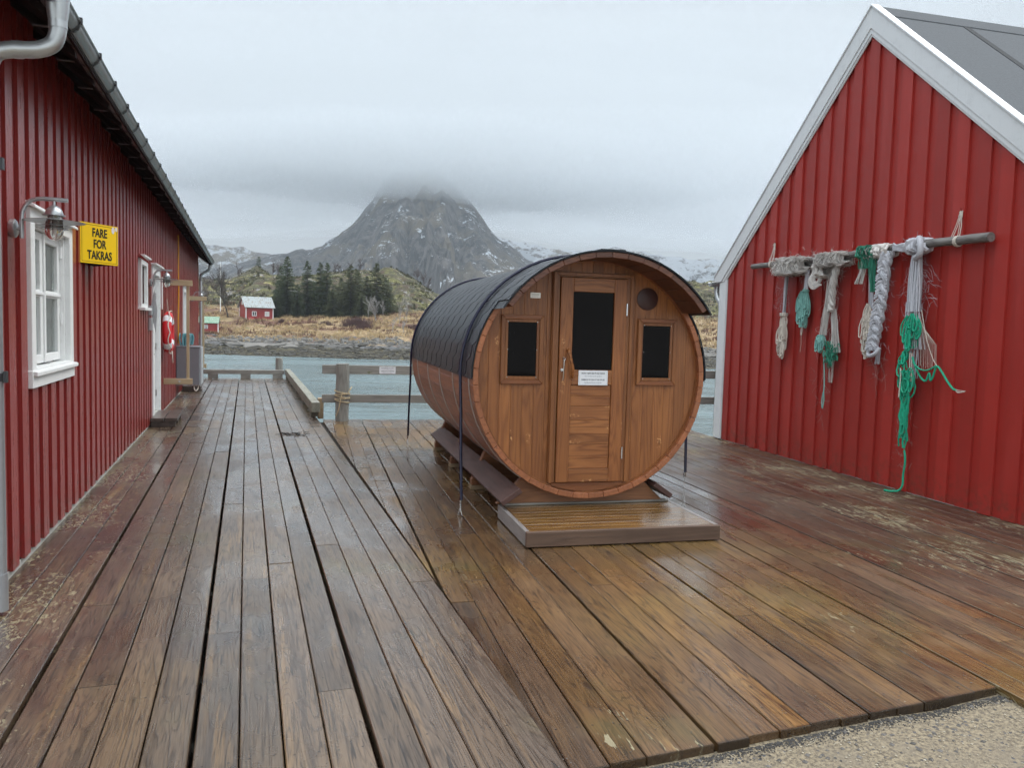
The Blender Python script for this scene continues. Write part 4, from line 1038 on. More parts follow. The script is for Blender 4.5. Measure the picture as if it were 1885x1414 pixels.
for (x0, x1, z0, z1) in ((.008, .250, 1.149, 1.1498), (.008, .250, 1.2582, 1.259), (.008, .0088, 1.149, 1.259), (.2492, .250, 1.149, 1.259)): mb.box(x0, x1, -.0048, -.004, z0, z1)
mb.build('border', MT['inkgrey'], nt)
# two windows
for x0, x1, g0, g1 in ((-.785, -.427, -.727, -.485), (.405, .762, .452, .702)):
    wi = thing('window', None, None, (0, FY, 0)); wi.parent = SA
    z0, z1, h0, h1 = 1.145, 1.710, 1.208, 1.651
    mb = MB()
    for poly in (((x0, z0), (x1, z0), (x1 - .035, z0 + .035), (x0 + .035, z0 + .035)), ((x0, z1), (x1, z1), (x1 - .035, z1 - .035), (x0 + .035, z1 - .035))):
        mb.prism(list(poly), 1, -.028, -.0005, rc())
    mb.build('casing', MT['trimx'], wi, bevel=.003)
    mb = MB()
    for sx_, xx in ((1, x0), (-1, x1)): mb.prism([(xx, z0 + .001), (xx + sx_ * .035, z0 + .036), (xx + sx_ * .035, z1 - .036), (xx, z1 - .001)], 1, -.028, -.0005, rc())
    mb.build('casing', MT['trimwood'], wi, bevel=.003)
    mb = MB(); a, bb, c_, d_ = x0 + .036, x1 - .036, z0 + .036, z1 - .036
    mb.box(a, g0, -.020, -.002, c_, d_, rc()); mb.box(g1, bb, -.020, -.002, c_, d_, rc()); mb.box(g0 + .0005, g1 - .0005, -.020, -.002, c_, h0, rc()); mb.box(g0 + .0005, g1 - .0005, -.020, -.002, h1, d_, rc())
    mb.build('sash', MT['trimwood'], wi, bevel=.002)
    mb = MB(); mb.box(g0, g1, -.012, -.008, h0, h1); mb.build('glass', MT['glass'], wi)
    mb = MB()
    for px_ in (a + .02, bb - .02):
        for pz_ in (c_ + .02, (c_ + d_) / 2, d_ - .02): mb.lathe([(.0035, -.023), (.0035, -.019)], 6, center=(px_, 0, pz_), axis=1)
    mb.build('screw', MT['steel'], wi)
# round vent
ve = thing('vent', None, None, (.485, FY, 1.877)); ve.parent = SA
mb = MB(); mb.lathe([(.090, -.012), (.094, -.010), (.094, 0), (.078, 0), (.078, -.010)], 32, axis=1); mb.lathe([(.079, -.003), (.079, -.001)], 32, axis=1); mb.build('ring', MT['ventm'], ve)
mb = MB()
for k in range(-7, 8):
    h = k * .0105; w_ = sqrt(.078 ** 2 - h * h) - .001; mb.hexa([(-w_, -.011, h - .002), (w_, -.011, h - .002), (-w_, -.004, h + .001), (w_, -.004, h + .001), (-w_, -.011, h), (w_, -.011, h), (-w_, -.004, h + .003), (w_, -.004, h + .003)])
mb.build('louvre', MT['ventm'], ve)
pq = thing('plaque', None, None, (-.545, FY - .001, 1.850)); pq.parent = SA
mb = MB(); mb.box(0, .087, -.003, 0, 0, .046); mb.build('plate', MT['plaque'], pq, bevel=.001)
mb = MB()
x = .010
while x < .075: w_ = R.choice((.003, .005, .006)); mb.box(x, x + w_, -.0034, -.003, .026, .034); x += w_ + .0022
x = .026
while x < .068: w_ = R.choice((.002, .003)); mb.box(x, x + w_, -.0034, -.003, .011, .016); x += w_ + .0016
mb.lathe([(.004, -.0034), (.004, -.003)], 8, center=(.018, 0, .013), axis=1)
mb.build('engraving', MT['inkgrey'], pq)
spt = thing('spotlight', None, None, (.575, -.25, 2.02)); spt.parent = SA
mb = MB(); mb.tube([(0, 0, 0), (.03, -.012, .045)], .016, 12); mb.tube([(.03, -.012, .045), (.045, -.01, .06)], .008, 8); mb.build('housing', MT['zinc'], spt)
# cradles under the barrel: one seen at the front, three block cradles at the side
def cradle(y, x0, x1, th_, block, mat):
    mb = MB(); r2 = RO + .003; pts = []
    z0 = .045 if block else .012
    pts = [(x0, z0), (x1, z0), (x1, z0 + .055), (x1 - .13, SZ - sqrt(r2 ** 2 - (x1 - .13) ** 2))]
    for k in range(9):
        x = (x1 - .13) + ((x0 + .13) - (x1 - .13)) * k / 8
        if k: pts.append((x, SZ - sqrt(r2 * r2 - x * x)))
    pts.append((x0, z0 + .055)); mb.prism(pts, 1, y, y + th_, rc()); cr = mb.build('cradle', mat, SA, bevel=.004)
    if block:
        for a_, b_ in ((x0 - .01, x0 + .42), (x1 - .42, x1 + .01)):
            mb = MB(); mb.box(a_, b_, y - .01, y + th_ + .01, .003, .043, rc()); mb.build('bearing_block', MT['paleblock'], cr)
mb = MB(); r2 = RO + .003
pts = [(-.77, .13), (.73, .13), (.52, SZ - sqrt(r2 ** 2 - .52 ** 2))] + [(x, SZ - sqrt(r2 * r2 - x * x)) for x in (.4, .28, .14, 0, -.14, -.28, -.42)] + [(-.56, SZ - sqrt(r2 ** 2 - .56 ** 2))]
mb.prism(pts, 1, .12, .17, rc()); mb.build('cradle', MT['cradle'], SA, bevel=.004)
for y in (1.32, 2.55, 3.75): cradle(y, -.74, .74, .09, True, MT['cradle'])
# leaning foot boards along both sides of the barrel
for sg_ in (-1, 1):
    mb = MB(); c_ = rc(); y0, y1 = -.10, 3.9
    if sg_ > 0: y0 = .02
    p = [(sg_ * .80, .215), (sg_ * .655, .33), (sg_ * .685, .368), (sg_ * .83, .253)]
    p = [(sg_ * .785, .195), (sg_ * .625, .305), (sg_ * .60, .268), (sg_ * .76, .158)]
    mb.prism(p, 1, y0, y1, c_); fb = mb.build('foot_board', MT['brownboard'], SA, bevel=.004)
# step platform in front of the door
PF = thing('step_platform', 'low wet plank platform in front of the sauna door', 'platform', B2W(1.505, 5.43), AB)
mb = MB(); y = .034
while y < .90:
    y1 = min(y + .0955, .925); mb.box(.034, 1.522, y + .0012, y1 - .0012, .088, .118 + R.uniform(-.0008, .0008), rc()); y += .0955
mb.build('deck_boards', MT['platform'], PF, bevel=.003)
mb = MB(); mb.box(0, 1.557, 0, .033, .006, .120, rc()); mb.build('front_fascia', MT['platside'], PF, bevel=.004)
for x0 in (0, 1.524):
    mb = MB(); mb.box(x0, x0 + .033, .034, .93, .006, .1185, rc()); mb.build('side_fascia', MT['platsidey'], PF, bevel=.003)
mb = MB(); mb.box(.034, 1.523, .86, .93, .119, .133, rc()); mb.build('back_strip', MT['greyx'], PF, bevel=.003)
for x in (.3, .75, 1.2):
    mb = MB(); mb.box(x, x + .045, .035, .92, .004, .087, rc()); mb.build('joist', MT['platsidey'], PF)
# two tie-down hoses over the barrel, each with turnbuckles at its feet
for y0, lab in ((.40, 'navy tie-down hose nearest the door, arched over the sauna to the deck'), (3.95, 'navy tie-down hose over the back of the sauna')):
    tr = thing('tie_down', lab, 'tie-down strap', B2W(SX, 6.20), AB, 'tie-down hoses over the sauna')
    r3 = RO + .030; yf = .28 if y0 < 1 else 4.24
    mb = MB(); pts = [(-1.035, yf, .135)]
    pts += [(-1.04, yf + (y0 - yf) * f_, .135 + (SZ - .135) * f_) for f_ in (.35, .7)]
    pts += [cyl(r3, pi - pi * k / 36, y0 + .03 * sin(pi * k / 36)) for k in range(37)]
    pts += [(1.05, yf + .04 + (y0 - yf - .04) * f_, .33 + (SZ - .33) * f_) for f_ in (.7, .35)] + [(1.045, yf + .04, .33)]
    mb.tube(pts, .0135, 8); mb.build('hose', MT['navy'], tr)
    for sg_, zt in ((-1, .135), (1, .33)):
        mb = MB(); xx = sg_ * 1.04; yy = yf + (.04 if sg_ > 0 else 0)
        mb.lathe([(.012, zt - .03), (.014, zt)], 8, center=(xx, yy, 0)); mb.lathe([(.004, zt - .05), (.013, zt - .045), (.013, zt - .035), (.004, zt - .03)], 8, center=(xx, yy, 0))
        zb = max(zt * .35, .055)
        for q in range(5):
            z = zt - .05 - (zt - .05 - zb) * q / 5; mb.tube([(xx + .006 * cos(a * .9), yy + (.006 * sin(a * .9) if q % 2 else 0), z + (0 if q % 2 else .006 * sin(a * .9)) - .01) for a in range(7)], .0018, 4, closed=True)
        mb.tube([(xx, yy, zt - .04), (xx, yy, zb)], .003, 5)
        mb.tube([(xx, yy, zb), (xx - .010, yy + .01, .003)], .0028, 5); mb.tube([(xx, yy, zb), (xx + .014, yy - .01, .003)], .0028, 5); mb.tube([(xx, yy, zb + .03), (xx - .022, yy, .003)], .0022, 5)
        mb.build('turnbuckle', MT['steel'], tr)

# ---------------------------------------------------------------- driftwood pole and the old nets hung on it (frame B)
PO = thing('hanging_pole', 'long weathered grey pole hung horizontally on the bright red boathouse wall', 'pole', B2W(5.93, 5.95), AB)
mb = MB(); mb.tube([(.004 * sin(k * 1.3), 4.02 * k / 20, 2.545 + .012 * sin(k * .35) + .003 * sin(k * 2.1)) for k in range(21)], [.044 - .008 * k / 20 + .0015 * sin(k * 1.9) for k in range(21)], 14); mb.build('pole', MT['pole'], PO)
for t, zt in ((.42, 2.835), (3.57, 2.835)):
    mb = MB()
    for k in range(4):
        o_ = -.07 + .045 * k; mb.tube([(.055, .0 + .004 * k, zt), (.03, o_ * .5, zt - .14), (-.02 + .02 * (k % 2), o_, 2.56)], .0035, 5)
    for q in range(3): mb.tube([(.052 * cos(a * .7), -.045 + .012 * q + .008 * sin(a), .052 * sin(a * .7)) for a in range(9)], .0055, 5, closed=True) if False else mb.tube([(.050 * cos(a * .6981), -.05 + .013 * q, 2.545 + .050 * sin(a * .6981)) for a in range(9)], .006, 5, closed=True)
    for q in range(8): mb.tube([(.05 + R.uniform(-.01, .01), R.uniform(-.012, .012), zt + R.uniform(-.04, .01)), (.04, R.uniform(-.03, .03), zt - R.uniform(.02, .10))], .005, 4)
    mb.build('hanging_cord', MT['cream'], PO, loc=(0, t, 0))
    mb = MB(); mb.tube([(.07, 0, zt + .005), (.045, 0, zt + .012), (.04, 0, zt + .03)], .006, 6); mb.build('hook', MT['redR'], PO, loc=(0, t, 0))
def strands(mb, p0, p1, w0, w1, n, r, wob=.01, x=0.0, dx=.02, seg=7):
    for i in range(n):
        u = (i + .5) / n - .5; ph = R.uniform(0, 6); xx = x + R.uniform(-dx, dx); pts = []
        for k in range(seg + 1):
            f_ = k / seg; w_ = w0 + (w1 - w0) * f_
            pts.append((xx + wob * .5 * sin(ph + 5 * f_), p0[0] + (p1[0] - p0[0]) * f_ + u * w_ + wob * sin(ph * 2 + 4 * f_), p0[1] + (p1[1] - p0[1]) * f_))
        mb.tube(pts, r * R.uniform(.8, 1.2), 5, rc())
def loops(mb, tc, z0, z1, w_, n, r, lmin=.15, lmax=.35, x=0.0, dx=.03, sway=0.0):
    for i in range(n):
        f_ = (i + R.random()) / n; L = R.uniform(lmin, lmax); zb = z0 + (z1 - z0) * (.25 + .75 * f_); zt = min(z0, zb + L)
        prof = min(1.0, .35 + 1.6 * f_) * (1.0 if f_ < .75 else 1.0 - (f_ - .75) * 2.2)
        c_ = tc + sway * f_ + R.uniform(-.5, .5) * w_ * prof; hw = R.uniform(.010, .022); xx = x + R.uniform(-dx, dx) * (1 if f_ > .2 else .6)
        pts = [(xx, tc + (c_ - tc) * .5, zt)]
        pts += [(xx - .006, c_ + hw, zb + (zt - zb) * .55), (xx - .010, c_ + hw, zb + hw * 1.2), (xx - .012, c_, zb), (xx - .006, c_ - hw, zb + hw * 1.2), (xx, c_ - hw * .9, zb + (zt - zb) * .5), (xx + .004, tc + (c_ - tc) * .4, zt)]
        mb.tube(bez(pts, 4), r, 5, rc())
def wrap(mb, t0, t1, n, r, rad_, jit, drop=0.0, kn=.6):
    for i in range(n):
        tc = t0 + (t1 - t0) * (i + .5) / n + R.uniform(-.02, .02); ph = R.uniform(0, 6); rr = rad_ * R.uniform(1 - kn * .5, 1.0 + kn * .25); pts = []
        for k in range(15):
            a = 2 * pi * k / 12 + ph
            pts.append((-.005 + min(rr * cos(a) * (1 + jit * sin(3 * a + ph)), .062), tc + jit * .10 * sin(2 * a + ph) + (k / 15 - .5) * .05, 2.545 - drop + rr * sin(a) * (1 + jit * cos(2 * a))))
        mb.tube(pts, r * R.uniform(.75, 1.25), 6, rc())
def wisps(mb, t0, t1, z0, z1, n, L=.07):
    for i in range(int(n * .6)):
        p = Vector((R.uniform(-.05, .02), R.uniform(t0, t1), R.uniform(z0, z1))); pts = [p]; a = R.uniform(0, 2 * pi)
        for k in range(3): a += R.uniform(-.7, .7); pts.append(pts[-1] + Vector((R.uniform(-.01, .005), cos(a), sin(a) - .3)) * L / 3)
        mb.tube(pts, .0011, 3, rc(), cap=False)
def braid(mb, pts, r, turns, amp, n=3):
    P_ = bez(pts, 10); N = len(P_)
    for s_ in range(n):
        q = []
        for i, p in enumerate(P_):
            a = 2 * pi * (turns * i / N + s_ / n); env = 1 + .18 * sin(i * .9)
            q.append(p + Vector((amp * .6 * cos(a) * env, amp * sin(a) * env, 0)))
        mb.tube(q, r, 7, rc())
        for j in range(12):
            a0 = R.uniform(0, 6); q2 = [p + Vector((cos(a0 + i * .12), sin(a0 + i * .12), 0)) * r * R.uniform(.9, 1.2) for i, p in enumerate(q)]
            mb.tube(q2, .0032, 4, rc(), cap=False)
def net(label): return thing('fishing_net', label, 'net', B2W(5.93, 0), AB, 'old nets hanging on the pole')
# 1: knobbly grey roll with a cream and a pale teal bunch of loops
N = net('knobbly grey net roll with a cream and a pale teal bunch of loops below')
mb = MB(); wrap(mb, 8.66, 9.20, 44, .010, .095, .35, .035, .7); wrap(mb, 8.70, 9.16, 60, .006, .13, .5, .075, .8); wrap(mb, 8.66, 9.22, 150, .0032, .14, .7, .06, .9); wisps(mb, 8.52, 9.32, 2.36, 2.68, 160, .09); mb.build('wrapped_net', MT['ropegrey'], N)
mb = MB(); strands(mb, (9.13, 2.40), (9.15, 1.85), .06, .05, 9, .009, .004); wisps(mb, 9.05, 9.28, 1.9, 2.3, 50, .12); mb.build('hanging_strands', MT['ropeblue'], N)
mb = MB(); strands(mb, (8.68, 2.42), (8.69, 2.16), .06, .05, 8, .010, .004); mb.build('hanging_strands', MT['ropeblue'], N)
mb = MB(); loops(mb, 9.14, 1.90, 1.29, .19, 44, .0070, .14, .30, sway=.02)
for q in range(3): mb.tube([(.05 * cos(a * .7), 9.15 + .045 * sin(a * .7), 1.86 + .014 * q) for a in range(9)], .008, 5, closed=True)
mb.build('cream_loops', MT['cream'], N)
mb = MB(); loops(mb, 8.71, 2.20, 1.70, .20, 52, .0075, .14, .26, sway=.03)
for q in range(2): mb.tube([(.04 * cos(a * .7), 8.70 + .04 * sin(a * .7), 2.16 + .014 * q) for a in range(9)], .007, 5, closed=True)
mb.build('teal_loops', MT['teal'], N)
mb = MB(); mb.tube(bez([(0, 8.74, 1.74), (0, 8.76, 1.66), (0, 8.75, 1.61), (0, 8.735, 1.66), (0, 8.74, 1.73)], 4), .006, 5); mb.tube([(0, 8.75, 1.61), (0, 8.74, 1.5), (0, 8.755, 1.40)], .0025, 4); mb.build('end_loop', MT['cream'], N)
# 2: pale fibre skein with knots, teal and green at the foot
N = net('pale fibrous net with a loose knot, ending in teal loops and a green tangle')
mb = MB(); wrap(mb, 7.92, 8.40, 110, .0032, .11, .7, .04, .9); wrap(mb, 7.94, 8.38, 30, .009, .080, .3, .03, .6); wrap(mb, 8.28, 8.46, 10, .018, .09, .3, .16); wrap(mb, 7.92, 8.40, 16, .006, .10, .5, .03); wisps(mb, 7.80, 8.5, 2.30, 2.62, 130, .10)
mb.tube(bez([(-.06, 8.40, 2.40), (-.08, 8.44, 2.32), (-.07, 8.43, 2.25), (-.06, 8.37, 2.25), (-.05, 8.34, 2.33)], 6), .026, 8)
for q in range(10): mb.tube(bez([(-.07 + R.uniform(-.02, .02), 8.40 + R.uniform(-.03, .03), 2.42), (-.10, 8.47 + R.uniform(-.03, .03), 2.30), (-.09, 8.44 + R.uniform(-.03, .03), 2.20 + R.uniform(-.03, .03)), (-.07, 8.33 + R.uniform(-.03, .03), 2.22)], 5), .012, 5, rc())
mb.build('wrapped_net', MT['ropegrey'], N)
mb = MB(); braid(mb, [(-.05, 8.02, 2.48), (-.06, 8.06, 2.33), (-.05, 8.11, 2.16), (-.04, 8.12, 1.98), (-.04, 8.14, 1.9)], .020, 2.2, .026)
strands(mb, (8.13, 1.93), (8.07, 1.42), .03, .15, 30, .0055, .010); strands(mb, (8.20, 2.36), (8.30, 1.62), .07, .14, 22, .0045, .012); wisps(mb, 8.02, 8.34, 1.5, 2.3, 110, .12); mb.build('hanging_strands', MT['ropegrey'], N)
mb = MB(); loops(mb, 8.33, 1.62, 1.40, .13, 20, .008, .10, .20, -.02); strands(mb, (8.26, 1.44), (8.23, .92), .03, .02, 2, .006, .006)
mb.tube(bez([(0, 8.24, .94), (0, 8.26, .84), (0, 8.245, .74), (0, 8.225, .84), (0, 8.235, .93)], 4), .007, 5); mb.build('teal_loops', MT['teal'], N)
mb = MB()
for q in range(60):
    c_ = (R.gauss(-.03, .02), R.gauss(8.12, .055), R.gauss(1.37, .06)); a0 = R.uniform(0, 6)
    mb.tube([(c_[0] + .01 * sin(a), c_[1] + .03 * cos(a + a0), c_[2] + .035 * sin(a)) for a in (0, .8, 1.6, 2.4, 3.2, 4.0)], .0045, 4, rc())
strands(mb, (8.20, 1.55), (8.12, 1.32), .2, .2, 34, .003, .012); mb.build('green_tangle', MT['dkgreen'], N)
mb = MB(); strands(mb, (8.13, 1.36), (8.12, 1.06), .12, .10, 9, .0032, .012); wisps(mb, 8.15, 8.4, .6, 1.45, 40, .12); mb.build('frayed_ends', MT['wisp'], N)
# 3: green rag over grey strands with a bunch of cream loops
N = net('bunch of cream loops under a faded green rag, left of the thick braid')
mb = MB(); wrap(mb, 7.22, 7.50, 20, .018, .075, .2, .01, .4); wrap(mb, 7.5, 7.64, 8, .014, .07, .2, .02)
strands(mb, (7.56, 2.50), (7.66, 2.20), .05, .09, 10, .008, .012, -.05); wisps(mb, 7.2, 7.7, 2.2, 2.6, 70, .08)
mb.build('wrapped_net', MT['ropegrey'], N)
mb = MB(); strands(mb, (7.52, 2.48), (7.48, 1.92), .07, .06, 8, .010, .004); mb.build('hanging_strands', MT['ropeblue'], N)
mb = MB(); wrap(mb, 7.46, 7.66, 26, .008, .09, .4, .0, .5); strands(mb, (7.45, 2.52), (7.40, 2.10), .08, .06, 22, .0045, .012, -.06); strands(mb, (7.58, 2.52), (7.56, 2.36), .14, .14, 22, .004, .012, -.07); mb.build('green_rag', MT['dkgreen'], N)
mb = MB(); loops(mb, 7.50, 1.98, 1.36, .20, 50, .0062, .14, .30, -.01, sway=.02)
mb.build('cream_loops', MT['cream'], N)
# 4: thick chain-knotted grey braid
N = net('thick blue-grey chain-knotted net braid hanging beside the cream loops')
mb = MB()
path = bez([(-.03, 7.20, 2.52), (-.05, 7.24, 2.38), (-.05, 7.25, 2.15), (-.05, 7.27, 1.95), (-.05, 7.31, 1.75), (-.05, 7.33, 1.60), (-.05, 7.36, 1.47)], 8)
braid(mb, [path[i] for i in range(0, len(path), 8)], .027, 3.6, .038)
for i in range(4, len(path) - 2, 3):
    p = path[i]
    for q in range(4):
        a0 = R.uniform(-.5, .5); w_ = .060 + R.uniform(-.015, .015)
        mb.tube([(p.x - .035 + .02 * cos(f_), p.y + w_ * (f_ / 3.14 - .5) * 1.6, p.z + .035 * sin(f_) + .02 * q - .03 + a0 * .02) for f_ in (0, .6, 1.2, 1.8, 2.4, 3.14)], .011, 6, rc())
wisps(mb, 7.15, 7.45, 1.5, 2.4, 90, .07); strands(mb, (7.34, 1.5), (7.34, 1.32), .05, .05, 6, .006, .006)
mb.tube(bez([(-.06, 7.24, 1.50), (-.09, 7.28, 1.43), (-.08, 7.38, 1.41), (-.05, 7.42, 1.48), (-.04, 7.41, 1.6)], 6), .022, 8)
mb.build('braid', MT['ropeblue'], N)
mb = MB(); wisps(mb, 7.22, 7.4, 1.12, 1.42, 24, .16); mb.build('frayed_ends', MT['wisp'], N)
# 5: long skein ending in bright green rope
N = net('longest net, a grey skein turning into bright green rope down to the deck')
mb = MB(); wrap(mb, 6.72, 6.95, 18, .022, .075, .2, .0, .4)
for q in range(9): mb.tube(bez([(-.05 + R.uniform(-.02, .01), 6.86, 2.54 + R.uniform(-.05, .05)), (-.07, 7.0, 2.55 + R.uniform(-.05, .04)), (-.05, 7.14, 2.56 + R.uniform(-.05, .05))], 5), .012, 6, rc())
mb.tube(bez([(-.05, 6.78, 2.62), (-.10, 6.70, 2.55), (-.10, 6.70, 2.45), (-.06, 6.80, 2.42)], 5), .03, 8)
wisps(mb, 6.65, 7.1, 2.4, 2.65, 50, .08); mb.build('wrapped_net', MT['ropeblue'], N)
mb = MB(); strands(mb, (6.83, 2.46), (6.83, 1.88), .13, .20, 30, .0075, .008, -.02, .03); strands(mb, (6.84, 1.98), (6.80, 1.50), .17, .28, 34, .0035, .012, -.02, .03); strands(mb, (6.82, 1.6), (6.80, 1.2), .16, .10, 16, .003, .01)
wisps(mb, 6.62, 6.98, 1.9, 2.35, 120, .12); mb.build('hanging_strands', MT['ropeblue'], N)
mb = MB(); loops(mb, 6.82, 1.86, 1.48, .22, 26, .0085, .12, .30, -.04); loops(mb, 6.90, 1.50, 1.30, .08, 8, .0085, .1, .16, -.04)
for q in range(22):
    c_ = (R.uniform(-.07, -.02), R.gauss(6.86, .05), R.gauss(1.17, .07)); a0 = R.uniform(0, 6); ra, rb = R.uniform(.03, .05), R.uniform(.06, .10)
    mb.tube([(c_[0] + .01 * sin(k), c_[1] + ra * cos(k * .7 + a0), c_[2] + rb * sin(k * .7 + a0)) for k in range(9)], .0085, 5, rc())
for q in range(12):
    tt = 6.78 + .18 * (q / 11) + R.uniform(-.01, .01); zl = R.uniform(.42, .62)
    if q > 9: zl = .95
    pts = [(R.uniform(-.06, -.02), tt + .010 * sin(k * 1.1 + q), 1.28 + (zl - 1.28) * k / 10) for k in range(11)]
    mb.tube([(p[0], 6.82 + (p[1] - 6.82) * (1 - .45 * k / 10), p[2]) for k, p in enumerate(pts)], .0095, 6, rc())
loops(mb, 6.84, .98, .60, .12, 8, .0085, .1, .22, -.04)
mb.tube(bez([(-.03, 6.82, .46), (-.03, 6.80, .34), (-.03, 6.815, .2), (-.035, 6.81, .10), (-.05, 6.84, .035), (-.09, 6.90, .014), (-.12, 6.97, .012)], 7), .011, 6)
# rope running off to the right with two sags
mb.tube(bez([(-.04, 6.78, 1.42), (-.04, 6.72, 1.31), (-.03, 6.66, 1.22), (-.03, 6.59, 1.19), (-.03, 6.55, 1.27), (-.03, 6.53, 1.20), (-.03, 6.50, 1.24), (-.03, 6.46, 1.34), (-.03, 6.40, 1.30), (-.03, 6.31, 1.20), (-.03, 6.24, 1.14), (-.03, 6.20, 1.13)], 7), .0105, 6)
mb.tube(bez([(-.03, 6.80, 1.38), (-.05, 6.66, 1.305), (-.04, 6.56, 1.30), (-.03, 6.46, 1.35)], 7), .008, 6)
mb.build('green_rope', MT['green'], N)
for q_ in range(2):
    mb = MB(); strands(mb, (6.79 + .03 * q_, 1.46), (6.78 + .02 * q_, 1.17), .0, .0, 1, .006, .003, -.05); mb.build('cord_end', MT['cream'], N)
mb = MB(); mb.tube(bez([(-.07, 6.90, 1.30), (-.08, 6.88, 1.22), (-.08, 6.885, 1.10), (-.08, 6.89, 1.0)], 4), .006, 5); mb.build('cord_end', MT['cream'], N)
mb = MB()
for q in range(16):
    f_ = q / 15; mb.tube([(-.02, 6.73 - .01 * f_, 1.86 - .1 * f_), (-.03, 6.70 - .22 * f_, 1.60 - .05 * f_), (-.03, 6.68 - .22 * f_ + R.uniform(-.01, .01), 1.30 + R.uniform(-.02, .06))], .0015, 3, rc(), cap=False)
wb_ = mb.build('net_web', MT['cream'], N)
mb = MB(); mb.tube(bez([(-.02, 6.72, 1.90), (-.03, 6.62, 1.62), (-.03, 6.52, 1.42), (-.03, 6.46, 1.35)], 4), .004, 4); mb.build('net_edge', MT['cream'], N)
mb = MB()
for q in range(7): mb.tube(bez([(-.03, 6.22, 1.135), (-.04, 6.17, 1.12 + R.uniform(-.02, .02)), (-.03, 6.08 + R.uniform(-.01, .04), 1.125 + R.uniform(-.01, .01))], 4), .002, 3, rc())
mb.build('rope_tail', MT['cream'], N)
mb = MB(); wisps(mb, 6.74, 6.98, .25, 1.1, 70, .07); fz = mb.build('frayed_fibres', MT['wisp'], N); fz['kind'] = 'stuff'

# ---------------------------------------------------------------- water
WZ = -2.6
mt, g, b = newmat('sea_water'); P = g.n('ShaderNodeTexCoord').outputs['Object']
wv_ = g.M('ADD', g.noise(g.V('MULTIPLY', P, (.55, 1.0, 1.)), .9, 5, .62, .6), g.M('MULTIPLY', g.noise(g.V('MULTIPLY', P, (.3, .7, 1.)), .22, 3, .6), 1.4))
gust = g.noise(g.V('MULTIPLY', P, (.05, .14, 1.)), 1, 3, .5)
setin(g, b, Base_Color=g.mix(gust, (.085, .130, .140), (.130, .185, .190)), Roughness=g.sm(gust, .35, .65, .12, .30), Specular_IOR_Level=.5,
      Normal=bump(g, wv_, .8, .45))
MT['water'] = mt
mb = MB(); nx, ny = 60, 60
vs = []
for j in range(ny + 1):
    y = -40 + 1640 * (j / ny) ** 2.2
    for i in range(nx + 1): u = (i / nx * 2 - 1); vs.append((700 * (u * .35 + .65 * u ** 3), y, WZ))
mb.add(vs, [(j * (nx + 1) + i, j * (nx + 1) + i + 1, (j + 1) * (nx + 1) + i + 1, (j + 1) * (nx + 1) + i) for j in range(ny) for i in range(nx)], smooth=True)
tag(mb.build('water', MT['water']), kind='structure')

# ---------------------------------------------------------------- the far shore (depth = world y; bearing given by u = 942.5 + 1450 x / y)
def interp(tb, x):
    if x <= tb[0][0]: return tb[0][1]
    for (a, p), (c_, q) in zip(tb[:-1], tb[1:]):
        if x <= c_: return p + (q - p) * (x - a) / (c_ - a)
    return tb[-1][1]
def hor(u): return 604 + .028 * (u - 942.5)
def fb(x, y, sc, seed=0, o_=5): return noise.fractal(Vector((x / sc, y / sc, seed)), 1, 2, o_)
HILL = [(-500, 500), (200, 505), (330, 512), (420, 522), (445, 512), (470, 502), (500, 512), (530, 512), (600, 503), (640, 498), (680, 501), (720, 503), (755, 515), (800, 540), (850, 560), (900, 560), (1000, 545), (1150, 530), (1250, 526), (1330, 522), (1450, 510), (1700, 500), (2400, 490)]
PROF = [(86, -3.6), (94, -2.62), (98, -2.25), (103, -1.75), (108, -1.35), (112, -.85), (120, .25), (131, 1.7), (140, 3.0), (150, 4.8), (163, 8.0)]
def land(u, y):
    x = (u - 942.5) / 1450 * y
    top = 1.6 + 185 * (hor(u) - interp(HILL, u)) / 1450
    ys = y + 3.0 * fb(x, 7, 16, 3)
    if ys < 150: z = interp(PROF, ys)
    elif ys < 185:
        f_ = (ys - 150) / 35; z = 4.8 + (top - 4.8) * (1 - (1 - f_) ** 1.8)
    else: z = top - (ys - 185) * .10
    amp = max(0, min(1, (y - 92) / 14))
    z += amp * .28 * fb(x, y, 5, 1) + max(0, min(1, (y - 142) / 20)) * (1.5 * fb(x, y, 11, 2) - .9 * abs(fb(x, y * .6, 4.5, 8)) + .35)
    if 99 < y < 114: z += .35 * max(0, fb(x * .6, y, 4.0, 5)) * (1 - abs(y - 106.5) / 7.5)
    return x, z
def at(u, y, dz=0): x, z = land(u, y); return Vector((x, y, z + dz))
mb = MB(); us = [-700 + 9 * i for i in range(348)]; ysl = []
y = 86.0
while y < 260: ysl.append(y); y += .55 if y < 120 else (1.1 if y < 190 else 5)
vs = []
for y in ysl:
    for u in us: x, z = land(u, y); vs.append((x, y, z))
W_ = len(us)
mb.add(vs, [(j * W_ + i, j * W_ + i + 1, (j + 1) * W_ + i + 1, (j + 1) * W_ + i) for j in range(len(ysl) - 1) for i in range(W_ - 1)], smooth=True)
mt, g, b = newmat('shore_ground'); P = g.n('ShaderNodeTexCoord').outputs['Object']
px_, py_, pz_ = g.sep(P)[:3]
nb = g.noise(P, .12, 4, .6); nm_ = g.noise(P, .5, 5, .65); nf = g.noise(g.V('MULTIPLY', P, (1., 1., 2.5)), 1.7, 6, .75); ng = g.noise(g.V('MULTIPLY', P, (1.6, .5, 1.)), 2.4, 4, .7)
zz = g.M('ADD', pz_, g.M('MULTIPLY', g.M('SUBTRACT', nm_, .5), 1.1))
weed = g.mix(g.sm(nf, .42, .62), (.012, .010, .005), (.080, .062, .018))
rock = g.mix(g.sm(nf, .40, .62), (.030, .030, .030), (.14, .14, .14))
grass = g.mix(g.sm(ng, .35, .65), (.17, .105, .052), (.40, .29, .145))
